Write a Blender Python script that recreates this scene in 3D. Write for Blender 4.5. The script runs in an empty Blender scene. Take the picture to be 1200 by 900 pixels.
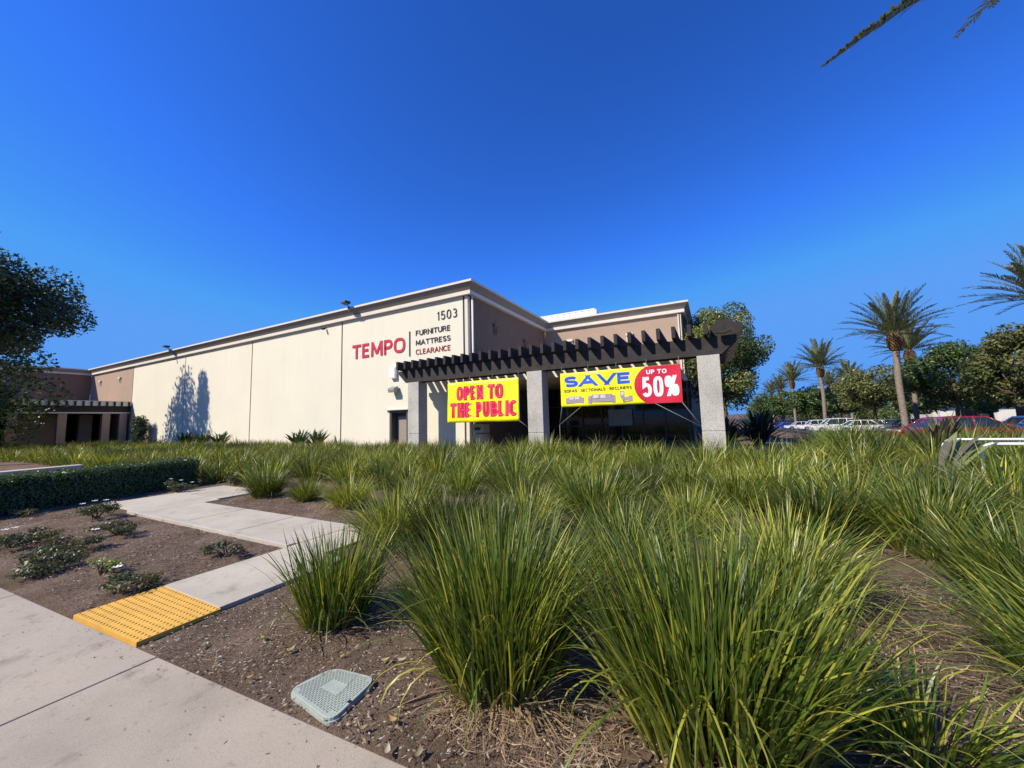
import bpy, bmesh, math, random
import numpy as np
from mathutils import Vector, Matrix

# ------------------------------------------------------------------ camera, sky, sun
S = bpy.context.scene
COL = S.collection
EYE = 1.6
RW = np.array([[0.8833, -0.0682, -0.4638], [0.4679, 0.0704, 0.8810], [-0.0274, -0.9952, 0.0941]])
_u, _s, _v = np.linalg.svd(RW); RW = _u @ _v
cd = bpy.data.cameras.new('camera'); cam = bpy.data.objects.new('camera', cd); COL.objects.link(cam)
cd.sensor_width = 36.0; cd.lens = 442.0 / 1200.0 * 36.0
cd.clip_start = 0.05; cd.clip_end = 4000
m = Matrix(((RW[0][0], -RW[0][1], -RW[0][2], 0), (RW[1][0], -RW[1][1], -RW[1][2], 0), (RW[2][0], -RW[2][1], -RW[2][2], EYE), (0, 0, 0, 1)))
cam.matrix_world = m
S.camera = cam

SUN_D = Vector((0.62, 0.92, -1.0)).normalized()        # direction the light travels
sun_el = math.asin(-SUN_D.z)
sun_rot = math.atan2(-SUN_D.x, -SUN_D.y)
w = bpy.data.worlds.new('World'); S.world = w; w.use_nodes = True
nt = w.node_tree; nt.nodes.clear()
sk = nt.nodes.new('ShaderNodeTexSky'); sk.sky_type = 'NISHITA'; sk.sun_disc = False
sk.sun_elevation = sun_el; sk.sun_rotation = sun_rot
sk.altitude = 0; sk.air_density = 1.0; sk.dust_density = 0.0; sk.ozone_density = 4.0
gm = nt.nodes.new('ShaderNodeGamma'); gm.inputs['Gamma'].default_value = 1.35
hs = nt.nodes.new('ShaderNodeHueSaturation'); hs.inputs['Saturation'].default_value = 1.05
ml = nt.nodes.new('ShaderNodeVectorMath'); ml.operation = 'MULTIPLY'; ml.inputs[1].default_value = (0.38, 0.72, 1.24)
mn = nt.nodes.new('ShaderNodeVectorMath'); mn.operation = 'MINIMUM'; mn.inputs[1].default_value = (0.9, 2.9, 7.6)
bg = nt.nodes.new('ShaderNodeBackground'); bg.inputs['Strength'].default_value = 0.09
wo = nt.nodes.new('ShaderNodeOutputWorld')
nt.links.new(sk.outputs[0], gm.inputs['Color']); nt.links.new(gm.outputs[0], hs.inputs['Color']); nt.links.new(hs.outputs[0], ml.inputs[0]); nt.links.new(ml.outputs[0], mn.inputs[0]); nt.links.new(mn.outputs[0], bg.inputs['Color']); nt.links.new(bg.outputs[0], wo.inputs[0])
sl = bpy.data.lights.new('sun', 'SUN'); sl.energy = 4.6; sl.angle = math.radians(0.53); sl.color = (1.0, 0.91, 0.76)
so = bpy.data.objects.new('sun', sl); COL.objects.link(so); so.location = (-30, -30, 40)
so.rotation_euler = SUN_D.to_track_quat('-Z', 'Y').to_euler()
S.view_settings.view_transform = 'Standard'; S.view_settings.look = 'None'
S.view_settings.exposure = 0.42; S.view_settings.gamma = 1.0; S.view_settings.use_curve_mapping = False

rng = np.random.default_rng(7)
random.seed(5)

# ------------------------------------------------------------------ helpers
def tag(o, label=None, cat=None, group=None, kind=None):
    if label: o['label'] = label
    if cat: o['category'] = cat
    if group: o['group'] = group
    if kind: o['kind'] = kind
    return o

def empty(name, loc=(0, 0, 0), rz=0.0, label=None, cat=None, group=None):
    o = bpy.data.objects.new(name, None); COL.objects.link(o)
    o.location = loc; o.rotation_euler = (0, 0, rz); o.empty_display_size = 0.2
    return tag(o, label, cat, group)

def link(name, me, mat, parent=None, loc=None):
    o = bpy.data.objects.new(name, me); COL.objects.link(o)
    if mat is not None and len(me.materials) == 0: me.materials.append(mat)
    if parent is not None: o.parent = parent
    if loc is not None: o.location = loc
    return o

def copy_tree(o, parent=None):
    c = o.copy(); COL.objects.link(c); c.parent = parent
    for ch in list(o.children): copy_tree(ch, c)
    return c

class MB:
    """collects shapes into one mesh; origin shift for parts whose root is not at world zero"""
    def __init__(s, org=(0, 0, 0)): s.bm = bmesh.new(); s.org = Vector(org)
    def box(s, x0, x1, y0, y1, z0, z1, bevel=0.0):
        g = bmesh.ops.create_cube(s.bm, size=1.0)
        vs = g['verts']
        for v in vs:
            v.co = Vector((x0 + (v.co.x + .5) * (x1 - x0), y0 + (v.co.y + .5) * (y1 - y0), z0 + (v.co.z + .5) * (z1 - z0)))
        if bevel > 0:
            es = list({e for v in vs for e in v.link_edges})
            bmesh.ops.bevel(s.bm, geom=es, offset=bevel, segments=2, affect='EDGES', profile=0.6)
        return s
    def prism(s, pts, axis, a0, a1):
        """polygon pts in the plane perpendicular to axis ('x': (y,z), 'y': (x,z), 'z': (x,y)) extruded a0..a1"""
        def mk(p, a):
            if axis == 'x': return Vector((a, p[0], p[1]))
            if axis == 'y': return Vector((p[0], a, p[1]))
            return Vector((p[0], p[1], a))
        A = [s.bm.verts.new(mk(p, a0)) for p in pts]; B = [s.bm.verts.new(mk(p, a1)) for p in pts]
        n = len(pts)
        s.bm.faces.new(A); s.bm.faces.new(list(reversed(B)))
        for i in range(n): s.bm.faces.new((A[i], B[i], B[(i + 1) % n], A[(i + 1) % n]))
        return s
    def tube(s, pts, rad, sides=8, cap=True):
        P = [Vector(p) for p in pts]; n = len(P)
        R = rad if hasattr(rad, '__len__') else [rad] * n
        rings = []
        ref = Vector((0.31, 0.17, 0.93))
        for i, p in enumerate(P):
            t = (P[min(i + 1, n - 1)] - P[max(i - 1, 0)]).normalized()
            r = ref if abs(t.dot(ref)) < .95 else Vector((1, 0, 0))
            u = t.cross(r).normalized(); v = t.cross(u)
            rings.append([s.bm.verts.new(p + (u * math.cos(2 * math.pi * k / sides) + v * math.sin(2 * math.pi * k / sides)) * R[i]) for k in range(sides)])
        for i in range(n - 1):
            for k in range(sides):
                f = s.bm.faces.new((rings[i][k], rings[i][(k + 1) % sides], rings[i + 1][(k + 1) % sides], rings[i + 1][k])); f.smooth = True
        if cap: s.bm.faces.new(list(reversed(rings[0]))); s.bm.faces.new(rings[-1])
        return s
    def poly(s, pts):
        s.bm.faces.new([s.bm.verts.new(Vector(p)) for p in pts]); return s
    def build(s, name, mat, parent=None, smooth=False):
        bmesh.ops.recalc_face_normals(s.bm, faces=s.bm.faces[:])
        for v in s.bm.verts: v.co -= s.org
        me = bpy.data.meshes.new(name); s.bm.to_mesh(me); s.bm.free()
        if smooth:
            for p in me.polygons: p.use_smooth = True
        return link(name, me, mat, parent)

def np_mesh(name, V, F, tint=None, smooth=False):
    """V (n,3), F (m,k) arrays; tint per-vertex rgb"""
    me = bpy.data.meshes.new(name)
    V = np.asarray(V, dtype=np.float32); F = np.asarray(F, dtype=np.int32); k = F.shape[1]
    me.vertices.add(len(V)); me.vertices.foreach_set('co', V.ravel())
    me.loops.add(F.size); me.loops.foreach_set('vertex_index', F.ravel())
    me.polygons.add(len(F)); me.polygons.foreach_set('loop_start', np.arange(0, F.size, k, dtype=np.int32))
    me.polygons.foreach_set('loop_total', np.full(len(F), k, dtype=np.int32))
    if smooth: me.polygons.foreach_set('use_smooth', np.ones(len(F), dtype=bool))
    if tint is not None:
        a = me.color_attributes.new('tint', 'FLOAT_COLOR', 'POINT')
        c = np.ones((len(V), 4), dtype=np.float32); c[:, :3] = tint
        a.data.foreach_set('color', c.ravel())
    me.update(calc_edges=True); me.validate()
    return me

def ray(px, py):
    return RW @ np.array([px - 600.0, py - 450.0, 442.0])
def at_depth(px, py, D):
    return RW @ (np.array([px - 600.0, py - 450.0, 442.0]) * D / 442.0) + np.array([0, 0, EYE])
def ground_z(x, y):
    k = min(max((x - 2.0) / 4.0, 0), 1) * min(max(y - 14.0, 0), 80.0)
    return -0.023 * k
def smooth_noise(x, y, seed=0, n=5, scale=1.0):
    r = np.random.default_rng(seed); z = np.zeros_like(np.asarray(x, dtype=float))
    for i in range(n):
        a = r.uniform(0, 6.28); f = scale * (1.7 ** i); ph = r.uniform(0, 6.28, 2)
        z += (np.sin((x * math.cos(a) + y * math.sin(a)) * f + ph[0]) * np.cos((-x * math.sin(a) + y * math.cos(a)) * f * 1.13 + ph[1])) / (1.5 ** i)
    return z

# ------------------------------------------------------------------ materials
def new_mat(name):
    ma = bpy.data.materials.new(name); ma.use_nodes = True
    t = ma.node_tree; b = t.nodes['Principled BSDF']
    return ma, t, b
def N(t, typ, **kw):
    n = t.nodes.new(typ)
    for k, v in kw.items():
        if k in n.inputs: n.inputs[k].default_value = v
        else: setattr(n, k, v)
    return n
def ramp(t, stops):
    r = t.nodes.new('ShaderNodeValToRGB'); e = r.color_ramp.elements
    while len(e) < len(stops): e.new(0.5)
    for i, (p, c) in enumerate(stops): e[i].position = p; e[i].color = (*c, 1)
    return r

def solid(name, col, rough=0.6, var=0.08, scale=6.0, bump=0.0, bscale=60.0, metal=0.0, spec=0.5, grime=0.0):
    ma, t, b = new_mat(name)
    tc = N(t, 'ShaderNodeTexCoord')
    n1 = N(t, 'ShaderNodeTexNoise', Scale=scale, Detail=6.0, Roughness=0.6)
    t.links.new(tc.outputs['Object'], n1.inputs['Vector'])
    lo = tuple(c * (1 - var) for c in col); hi = tuple(min(1, c * (1 + var)) for c in col)
    r = ramp(t, [(0.3, lo), (0.7, hi)]); t.links.new(n1.outputs['Fac'], r.inputs[0])
    out = r.outputs[0]
    if grime > 0:
        mp = N(t, 'ShaderNodeMapping'); mp.inputs['Scale'].default_value = (1.3, 1.3, 0.12)
        t.links.new(tc.outputs['Object'], mp.inputs['Vector'])
        n3 = N(t, 'ShaderNodeTexNoise', Scale=1.6, Detail=5.0, Roughness=0.65); t.links.new(mp.outputs[0], n3.inputs['Vector'])
        r3 = ramp(t, [(0.52, (0, 0, 0)), (0.75, (grime, grime, grime))]); t.links.new(n3.outputs['Fac'], r3.inputs[0])
        mx = N(t, 'ShaderNodeMix', data_type='RGBA'); t.links.new(r3.outputs[0], mx.inputs[0])
        t.links.new(out, mx.inputs[6]); mx.inputs[7].default_value = (col[0] * .55, col[1] * .52, col[2] * .5, 1); out = mx.outputs[2]
    t.links.new(out, b.inputs['Base Color'])
    b.inputs['Roughness'].default_value = rough; b.inputs['Metallic'].default_value = metal
    b.inputs['Specular IOR Level'].default_value = spec
    if bump > 0:
        n2 = N(t, 'ShaderNodeTexNoise', Scale=bscale, Detail=4.0); t.links.new(tc.outputs['Object'], n2.inputs['Vector'])
        bp = N(t, 'ShaderNodeBump', Strength=bump, Distance=0.02); t.links.new(n2.outputs['Fac'], bp.inputs['Height'])
        t.links.new(bp.outputs[0], b.inputs['Normal'])
    return ma

def foliage(name, rough=0.45, trans=0.3, spec=0.4, gain=1.0):
    ma = bpy.data.materials.new(name); ma.use_nodes = True; t = ma.node_tree; t.nodes.clear()
    at = N(t, 'ShaderNodeAttribute', attribute_name='tint')
    n1 = N(t, 'ShaderNodeTexNoise', Scale=9.0, Detail=2.0)
    tc = N(t, 'ShaderNodeTexCoord'); t.links.new(tc.outputs['Object'], n1.inputs['Vector'])
    mr = N(t, 'ShaderNodeMapRange'); mr.inputs[3].default_value = 0.8 * gain; mr.inputs[4].default_value = 1.2 * gain
    t.links.new(n1.outputs['Fac'], mr.inputs[0])
    vm = N(t, 'ShaderNodeVectorMath', operation='SCALE'); t.links.new(at.outputs['Color'], vm.inputs[0]); t.links.new(mr.outputs[0], vm.inputs['Scale'])
    pb = N(t, 'ShaderNodeBsdfPrincipled', Roughness=rough); pb.inputs['Specular IOR Level'].default_value = spec
    t.links.new(vm.outputs[0], pb.inputs['Base Color'])
    tr = N(t, 'ShaderNodeBsdfTranslucent')
    v2 = N(t, 'ShaderNodeVectorMath', operation='MULTIPLY'); v2.inputs[1].default_value = (1.5, 1.35, 0.5)
    t.links.new(vm.outputs[0], v2.inputs[0]); t.links.new(v2.outputs[0], tr.inputs['Color'])
    mx = N(t, 'ShaderNodeMixShader'); mx.inputs[0].default_value = trans
    t.links.new(pb.outputs[0], mx.inputs[1]); t.links.new(tr.outputs[0], mx.inputs[2])
    o = N(t, 'ShaderNodeOutputMaterial'); t.links.new(mx.outputs[0], o.inputs[0])
    return ma

M = {}
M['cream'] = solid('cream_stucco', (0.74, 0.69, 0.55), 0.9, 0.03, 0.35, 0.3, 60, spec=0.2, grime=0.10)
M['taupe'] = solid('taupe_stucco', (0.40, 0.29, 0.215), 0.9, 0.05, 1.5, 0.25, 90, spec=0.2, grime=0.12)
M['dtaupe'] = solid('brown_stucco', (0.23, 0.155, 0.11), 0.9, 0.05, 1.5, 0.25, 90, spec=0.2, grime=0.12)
M['cornice'] = solid('cornice_plaster', (0.68, 0.63, 0.55), 0.8, 0.04, 3, 0.1, 60, spec=0.2, grime=0.15)
M['band'] = solid('cornice_band_grey', (0.28, 0.245, 0.205), 0.85, 0.05, 3, 0.1, 60, spec=0.2, grime=0.15)  # slanted cornice face, darker taupe-grey than the moulding and cap
M['joint'] = solid('joint_sealant', (0.07, 0.065, 0.055), 0.9, 0.1, 4)
M['roofing'] = solid('roofing', (0.45, 0.44, 0.42), 0.9, 0.1, 2)
M['ribbed'] = solid('white_ribbed_metal', (0.78, 0.76, 0.68), 0.5, 0.04, 2)
M['wood'] = solid('dark_stained_timber', (0.040, 0.034, 0.031), 0.75, 0.3, 5, 0.3, 30, spec=0.25)
M['glass'] = solid('dark_glass', (0.012, 0.014, 0.016), 0.08, 0.1, 2, spec=0.5)
M['frame'] = solid('bronze_frame', (0.09, 0.08, 0.075), 0.45, 0.1, 3)
M['door'] = solid('door_paint', (0.30, 0.25, 0.20), 0.6, 0.05, 4)
M['black'] = solid('black_metal', (0.015, 0.015, 0.017), 0.45, 0.2, 8)
M['white'] = solid('white_paint', (0.80, 0.79, 0.76), 0.4, 0.04, 8)
M['grey'] = solid('grey_metal', (0.25, 0.25, 0.25), 0.5, 0.1, 8)
M['bin'] = solid('tan_plastic', (0.42, 0.35, 0.27), 0.6, 0.05, 6)
M['lred'] = solid('crimson_letter', (0.52, 0.015, 0.055), 0.5, 0.05, 3)
M['ldark'] = solid('charcoal_letter', (0.02, 0.018, 0.025), 0.5, 0.05, 3)
M['ldred'] = solid('dark_red_letter', (0.32, 0.012, 0.02), 0.5, 0.05, 3)
M['yellow'] = solid('yellow_vinyl', (0.95, 0.88, 0.008), 0.38, 0.05, 1.2, 0.8, 2.6)
M['bred'] = solid('red_vinyl', (0.62, 0.012, 0.04), 0.42, 0.08, 1.5)
M['bpink'] = solid('pink_vinyl', (0.85, 0.05, 0.16), 0.42, 0.1, 5)
M['bblue'] = solid('blue_vinyl', (0.02, 0.10, 0.62), 0.42, 0.25, 2.0)
M['bwhite'] = solid('white_vinyl', (0.85, 0.83, 0.82), 0.42, 0.04, 3)
M['bblack'] = solid('black_vinyl', (0.03, 0.028, 0.02), 0.45, 0.1, 3)
M['sofa'] = solid('printed_sofa_mauve', (0.36, 0.29, 0.34), 0.5, 0.15, 12)
M['sofalt'] = solid('printed_sofa_cushion', (0.62, 0.56, 0.62), 0.5, 0.15, 12)
M['cord'] = solid('grey_cord', (0.22, 0.24, 0.24), 0.7, 0.05, 8)
M['bark'] = solid('bark', (0.12, 0.09, 0.065), 0.95, 0.35, 9, 0.8, 25, spec=0.1)
M['tyre'] = solid('tyre_rubber', (0.02, 0.02, 0.02), 0.85, 0.1, 5)
M['rim'] = solid('alloy', (0.55, 0.55, 0.56), 0.35, 0.05, 5, metal=0.8)
M['carglass'] = solid('car_glass', (0.015, 0.02, 0.025), 0.06, 0.05, 2, spec=0.8)
M['lampglass'] = solid('lamp_lens', (0.75, 0.75, 0.75), 0.15, 0.05, 5)
M['tail'] = solid('tail_lens', (0.35, 0.01, 0.01), 0.2, 0.05, 5)
M['leaf'] = foliage('leaves', 0.42, 0.25, 0.45, 1.2)
M['grass'] = foliage('grass_blades', 0.38, 0.3, 0.45)
M['palm'] = foliage('palm_leaflets', 0.5, 0.15, 0.4, 1.15)
M['straw'] = foliage('straw', 0.8, 0.2, 0.15)
M['petal'] = solid('white_petal', (0.8, 0.78, 0.72), 0.7, 0.05, 20)
M['hull'] = solid('green_composite', (0.36, 0.40, 0.34), 0.75, 0.08, 14, 0.2, 120, grime=0.1)
M['yellowtac'] = solid('yellow_tactile', (0.70, 0.40, 0.075), 0.75, 0.10, 5, 0.3, 150, spec=0.3)

# concrete (pavement, path, posts)
def concrete(name, col, speck=0.5, stain=0.35, rough=0.85, sp_scale=260.0):
    ma, t, b = new_mat(name)
    tc = N(t, 'ShaderNodeTexCoord')
    def nz(s, d=6.0, r=.6):
        n = N(t, 'ShaderNodeTexNoise', Scale=s, Detail=d, Roughness=r); t.links.new(tc.outputs['Object'], n.inputs['Vector']); return n
    a = nz(0.9); c1 = ramp(t, [(0.3, tuple(c * .80 for c in col)), (0.5, col), (0.72, tuple(min(1, c * 1.12) for c in col))]); t.links.new(a.outputs['Fac'], c1.inputs[0])
    f = nz(sp_scale, 2.0); c2 = ramp(t, [(0.32, (1 - speck,) * 3), (0.5, (1, 1, 1)), (0.7, (1 + 0, 1, 1))]); t.links.new(f.outputs['Fac'], c2.inputs[0])
    mx = N(t, 'ShaderNodeMix', data_type='RGBA', blend_type='MULTIPLY'); mx.inputs[0].default_value = 1
    t.links.new(c1.outputs[0], mx.inputs[6]); t.links.new(c2.outputs[0], mx.inputs[7])
    s = nz(3.1, 8.0, .7); c3 = ramp(t, [(0.56, (1, 1, 1)), (0.70, (1 - stain,) * 3)]); t.links.new(s.outputs['Fac'], c3.inputs[0])
    m2 = N(t, 'ShaderNodeMix', data_type='RGBA', blend_type='MULTIPLY'); m2.inputs[0].default_value = 1
    t.links.new(mx.outputs[2], m2.inputs[6]); t.links.new(c3.outputs[0], m2.inputs[7])
    g = nz(22, 4.0); c4 = ramp(t, [(0.62, (1, 1, 1)), (0.68, (.8, .78, .76)), (0.75, (.7, .68, .66))]); t.links.new(g.outputs['Fac'], c4.inputs[0])
    m3 = N(t, 'ShaderNodeMix', data_type='RGBA', blend_type='MULTIPLY'); m3.inputs[0].default_value = .7
    t.links.new(m2.outputs[2], m3.inputs[6]); t.links.new(c4.outputs[0], m3.inputs[7])
    t.links.new(m3.outputs[2], b.inputs['Base Color']); b.inputs['Roughness'].default_value = rough; b.inputs['Specular IOR Level'].default_value = .25
    bp = N(t, 'ShaderNodeBump', Strength=0.35, Distance=0.004); t.links.new(f.outputs['Fac'], bp.inputs['Height']); t.links.new(bp.outputs[0], b.inputs['Normal'])
    return ma
M['walk'] = concrete('pavement_concrete', (0.43, 0.365, 0.28), 0.35, 0.32)
M['path'] = concrete('path_concrete', (0.52, 0.465, 0.36), 0.4, 0.3)
M['post'] = concrete('aggregate_concrete', (0.52, 0.49, 0.43), 0.6, 0.15, sp_scale=45.0)
M['kerb'] = concrete('kerb_concrete', (0.50, 0.45, 0.37), 0.4, 0.35)
M['asphalt'] = concrete('asphalt', (0.055, 0.055, 0.058), 0.5, 0.3)

def soil_mat():
    ma, t, b = new_mat('bed_soil')
    tc = N(t, 'ShaderNodeTexCoord')
    def nz(s, d=6.0, r=.6):
        n = N(t, 'ShaderNodeTexNoise', Scale=s, Detail=d, Roughness=r); t.links.new(tc.outputs['Object'], n.inputs['Vector']); return n
    a = nz(1.3); c1 = ramp(t, [(0.3, (0.125, 0.083, 0.055)), (0.5, (0.18, 0.122, 0.082)), (0.72, (0.29, 0.205, 0.145))]); t.links.new(a.outputs['Fac'], c1.inputs[0])
    f = nz(60, 6.0, .75); c2 = ramp(t, [(0.36, (.45, .43, .42)), (0.52, (1, 1, 1)), (0.66, (1.0, 1.0, 1.0))]); t.links.new(f.outputs['Fac'], c2.inputs[0])
    mx = N(t, 'ShaderNodeMix', data_type='RGBA', blend_type='MULTIPLY'); mx.inputs[0].default_value = 1
    t.links.new(c1.outputs[0], mx.inputs[6]); t.links.new(c2.outputs[0], mx.inputs[7])
    g = nz(140, 3.0, .6); c3 = ramp(t, [(0.60, (0, 0, 0)), (0.66, (1, 1, 1))]); t.links.new(g.outputs['Fac'], c3.inputs[0])
    m2 = N(t, 'ShaderNodeMix', data_type='RGBA'); t.links.new(c3.outputs[0], m2.inputs[0]); t.links.new(mx.outputs[2], m2.inputs[6]); m2.inputs[7].default_value = (.36, .29, .23, 1)
    t.links.new(m2.outputs[2], b.inputs['Base Color']); b.inputs['Roughness'].default_value = .95; b.inputs['Specular IOR Level'].default_value = .15
    ad = N(t, 'ShaderNodeMath', operation='ADD'); s2 = nz(14, 8.0, .7); t.links.new(s2.outputs['Fac'], ad.inputs[0]); t.links.new(f.outputs['Fac'], ad.inputs[1])
    bp = N(t, 'ShaderNodeBump', Strength=0.9, Distance=0.025); t.links.new(ad.outputs[0], bp.inputs['Height']); t.links.new(bp.outputs[0], b.inputs['Normal'])
    return ma
M['soil'] = soil_mat()

# ------------------------------------------------------------------ ground, pavement, paths
gx = [-900, -80, -20, 2, 6, 60, 900]; gy = [-900, -60, 0, 14, 94, 2500]
GV = [(x, y, ground_z(x, y) - 0.012) for y in gy for x in gx]; nx = len(gx)
GF = [(j * nx + i, j * nx + i + 1, (j + 1) * nx + i + 1, (j + 1) * nx + i) for j in range(len(gy) - 1) for i in range(nx - 1)]
tag(link('ground', np_mesh('ground', GV, GF), M['soil']), kind='structure')
# near planting bed with real clods
xs = np.arange(-15, 3.6, 0.045); ys = np.arange(1.25, 6.6, 0.045)
Xg, Yg = np.meshgrid(xs, ys)
Zg = 0.010 * smooth_noise(Xg, Yg, 3, 4, 1.6) + 0.008 * smooth_noise(Xg, Yg, 5, 5, 9.0) + rng.normal(0, 0.0028, Xg.shape)
edge = np.minimum.reduce([np.clip((Xg + 15) / .6, 0, 1), np.clip((3.55 - Xg) / .6, 0, 1), np.clip((6.55 - Yg) / .6, 0, 1), np.clip((Yg - 1.45) / .25, 0, 1) * 1.0])
Zg = np.where(edge < 1, Zg * edge - (1 - edge) * 0.004, Zg)
onpath = ((Xg > -5.08) & (Xg < -3.85) & (Yg < 4.25)) | ((Xg > -12.1) & (Xg < -3.85) & (Yg > 3.05) & (Yg < 4.27)) | ((Xg > -12.1) & (Xg < -9.8) & (Yg > 3.05))
Zg = np.where(onpath, np.minimum(Zg, 0.0) - 0.006, Zg)
ny_, nx_ = Xg.shape; idx = np.arange(ny_ * nx_).reshape(ny_, nx_)
BF = np.stack([idx[:-1, :-1], idx[:-1, 1:], idx[1:, 1:], idx[1:, :-1]], -1).reshape(-1, 4)
tag(link('planting_bed', np_mesh('planting_bed', np.stack([Xg, Yg, Zg], -1).reshape(-1, 3), BF, smooth=True), M['soil']), kind='structure')

# pavement: slabs with open joints; front edge from measured line y = 1.10 .. 1.42
def edge_y(x): return 1.10 + (x + 6.61) * (1.42 - 1.10) / (-1.41 + 6.61)
pv = MB()
jx = [-40, -30, -22, -16.5, -13.8, -11.3, -8.8, -6.15, -3.52, -0.9, 1.7, 4.3, 7, 12, 30]
for a, b_ in zip(jx[:-1], jx[1:]):
    pv.prism([(a + .006, -2.2), (b_ - .006, -2.2), (b_ - .006, edge_y(b_)), (a + .006, edge_y(a))], 'z', -0.08, 0.028)
o = pv.build('pavement', M['walk']); tag(o, kind='structure')
bv = o.modifiers.new('bevel', 'BEVEL'); bv.width = 0.006; bv.segments = 2; bv.limit_method = 'ANGLE'
pj = MB().box(-40, 30, -2.1, 0.6, -0.05, 0.008); tag(pj.build('pavement_joint_fill', M['joint']), kind='structure')

pt = MB()
pt.box(-5.03, -3.95, 1.86, 3.16, -0.05, 0.026)
for a, b_ in ((-5.03, -4.35), (-6.55, -5.04), (-8.1, -6.56), (-9.72, -8.11)):
    pt.box(a + .004, b_ - .004, 3.17 if a > -5.1 else 3.25, 4.2, -0.05, 0.026)
pt.box(-11.85, -9.73, 3.25, 4.5, -0.05, 0.026); pt.box(-11.95, -9.9, 4.51, 5.6, -0.05, 0.026)
o = pt.build('garden_path', M['path']); tag(o, kind='structure')
bv = o.modifiers.new('bevel', 'BEVEL'); bv.width = 0.006; bv.segments = 2; bv.limit_method = 'ANGLE'
kb = MB(); kb.box(-10.2, -5.04, 3.13, 3.245, -0.05, 0.045, 0.012)
tag(kb.build('path_kerb', M['kerb']), kind='structure')

# tactile plate
tp = empty('tactile_plate', (-4.45, 1.55, 0), 0, 'yellow tactile paving plate with raised domes where the path meets the pavement', 'tactile paving')
org = (-4.45, 1.55, 0)
q = [(-4.98, 1.235), (-3.90, 1.30), (-3.905, 1.85), (-5.02, 1.85)]
MB(org).prism(q, 'z', -0.02, 0.028).build('plate', M['yellowtac'], tp)
dm = MB(org)
for i in range(22):
    for j in range(11):
        u = (i + .5) / 22; v = (j + .5) / 11
        x = (q[0][0] * (1 - u) + q[1][0] * u) * (1 - v) + (q[3][0] * (1 - u) + q[2][0] * u) * v
        y = (q[0][1] * (1 - u) + q[1][1] * u) * (1 - v) + (q[3][1] * (1 - u) + q[2][1] * u) * v
        dm.tube([(x, y, 0.026), (x, y, 0.032), (x, y, 0.034)], [0.0135, 0.011, 0.007], 8)
dmo = dm.build('dome', M['yellowtac'], tp); dmo['kind'] = 'stuff'

# parking lot
pk = MB(); y0, y1 = 20.0, 140.0
def lot(x, y, dz): return (x, y, -0.023 * (min(y, 94) - 14) + dz)
for ya, yb in ((22.5, 94), (94, 260)):
    pk.poly([lot(9, ya, .02), lot(120, ya, .02), lot(120, yb, .02), lot(9, yb, .02)])
tag(pk.build('parking_lot', M['asphalt']), kind='structure')
ps = MB()
for y in np.arange(24, 90, 2.75):
    ps.poly([lot(11, y, .03), lot(16, y, .03), lot(16, y + .1, .03), lot(11, y + .1, .03)])
tag(ps.build('parking_bay_lines', M['white']), kind='structure')

# ------------------------------------------------------------------ warehouse building
bd = empty('warehouse_building', (-11.5, 17, 0), 0, 'long cream and taupe tilt-up warehouse with heavy cornice and recessed corner entrance', 'building')
BO = (-11.5, 17, 0)
WX = [-68.7, -55.95, -44.08, -32.79, -21.93, -11.93]
G = 0.06
for i in range(5):
    a, b_ = WX[i] + G, WX[i + 1] - (G if i < 4 else 0)
    mb = MB(BO)
    if i == 4:
        mb.box(a, -17.5, 17, 17.25, 0, 8.95); mb.box(-16.0, b_, 17, 17.25, 0, 8.95); mb.box(-17.5, -16.0, 17, 17.25, 2.36, 8.95)
    else: mb.box(a, b_, 17, 17.25, 0, 8.95)
    bmesh.ops.remove_doubles(mb.bm, verts=mb.bm.verts[:], dist=1e-4)
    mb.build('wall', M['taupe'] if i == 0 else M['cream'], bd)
MB(BO).box(-68.6, -17.56, 17.055, 17.5, 0.0, 8.9).box(-15.94, -11.8, 17.055, 17.5, 0.0, 8.9).build('wall_joint', M['joint'], bd)
MB(BO).box(-11.80, -11.60, 16.99, 17.24, 0, 8.56).build('corner_trim', M['cornice'], bd)
MB(BO).tube([(-11.36, 17.12, 0), (-11.36, 17.12, 8.5)], 0.06, 10).build('downspout', M['cornice'], bd)
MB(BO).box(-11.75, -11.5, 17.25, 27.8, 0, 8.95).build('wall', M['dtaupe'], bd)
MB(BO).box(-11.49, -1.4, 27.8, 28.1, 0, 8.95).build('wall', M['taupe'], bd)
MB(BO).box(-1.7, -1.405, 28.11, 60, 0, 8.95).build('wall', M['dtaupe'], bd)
MB(BO).box(-1.66, -1.58, 27.70, 27.79, 3, 8.5).box(-1.5, -1.45, 27.72, 27.79, 3, 8.5).build('downspout', M['cornice'], bd)
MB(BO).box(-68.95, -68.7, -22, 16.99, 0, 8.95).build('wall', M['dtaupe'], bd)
MB(BO).box(-90, -69, -22, 60, 7.6, 8.4).box(-68.9, -11.8, 17.6, 60, 7.6, 8.4).box(-11.7, -1.8, 28.2, 60, 7.6, 8.4).build('roof', M['roofing'], bd)

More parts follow.
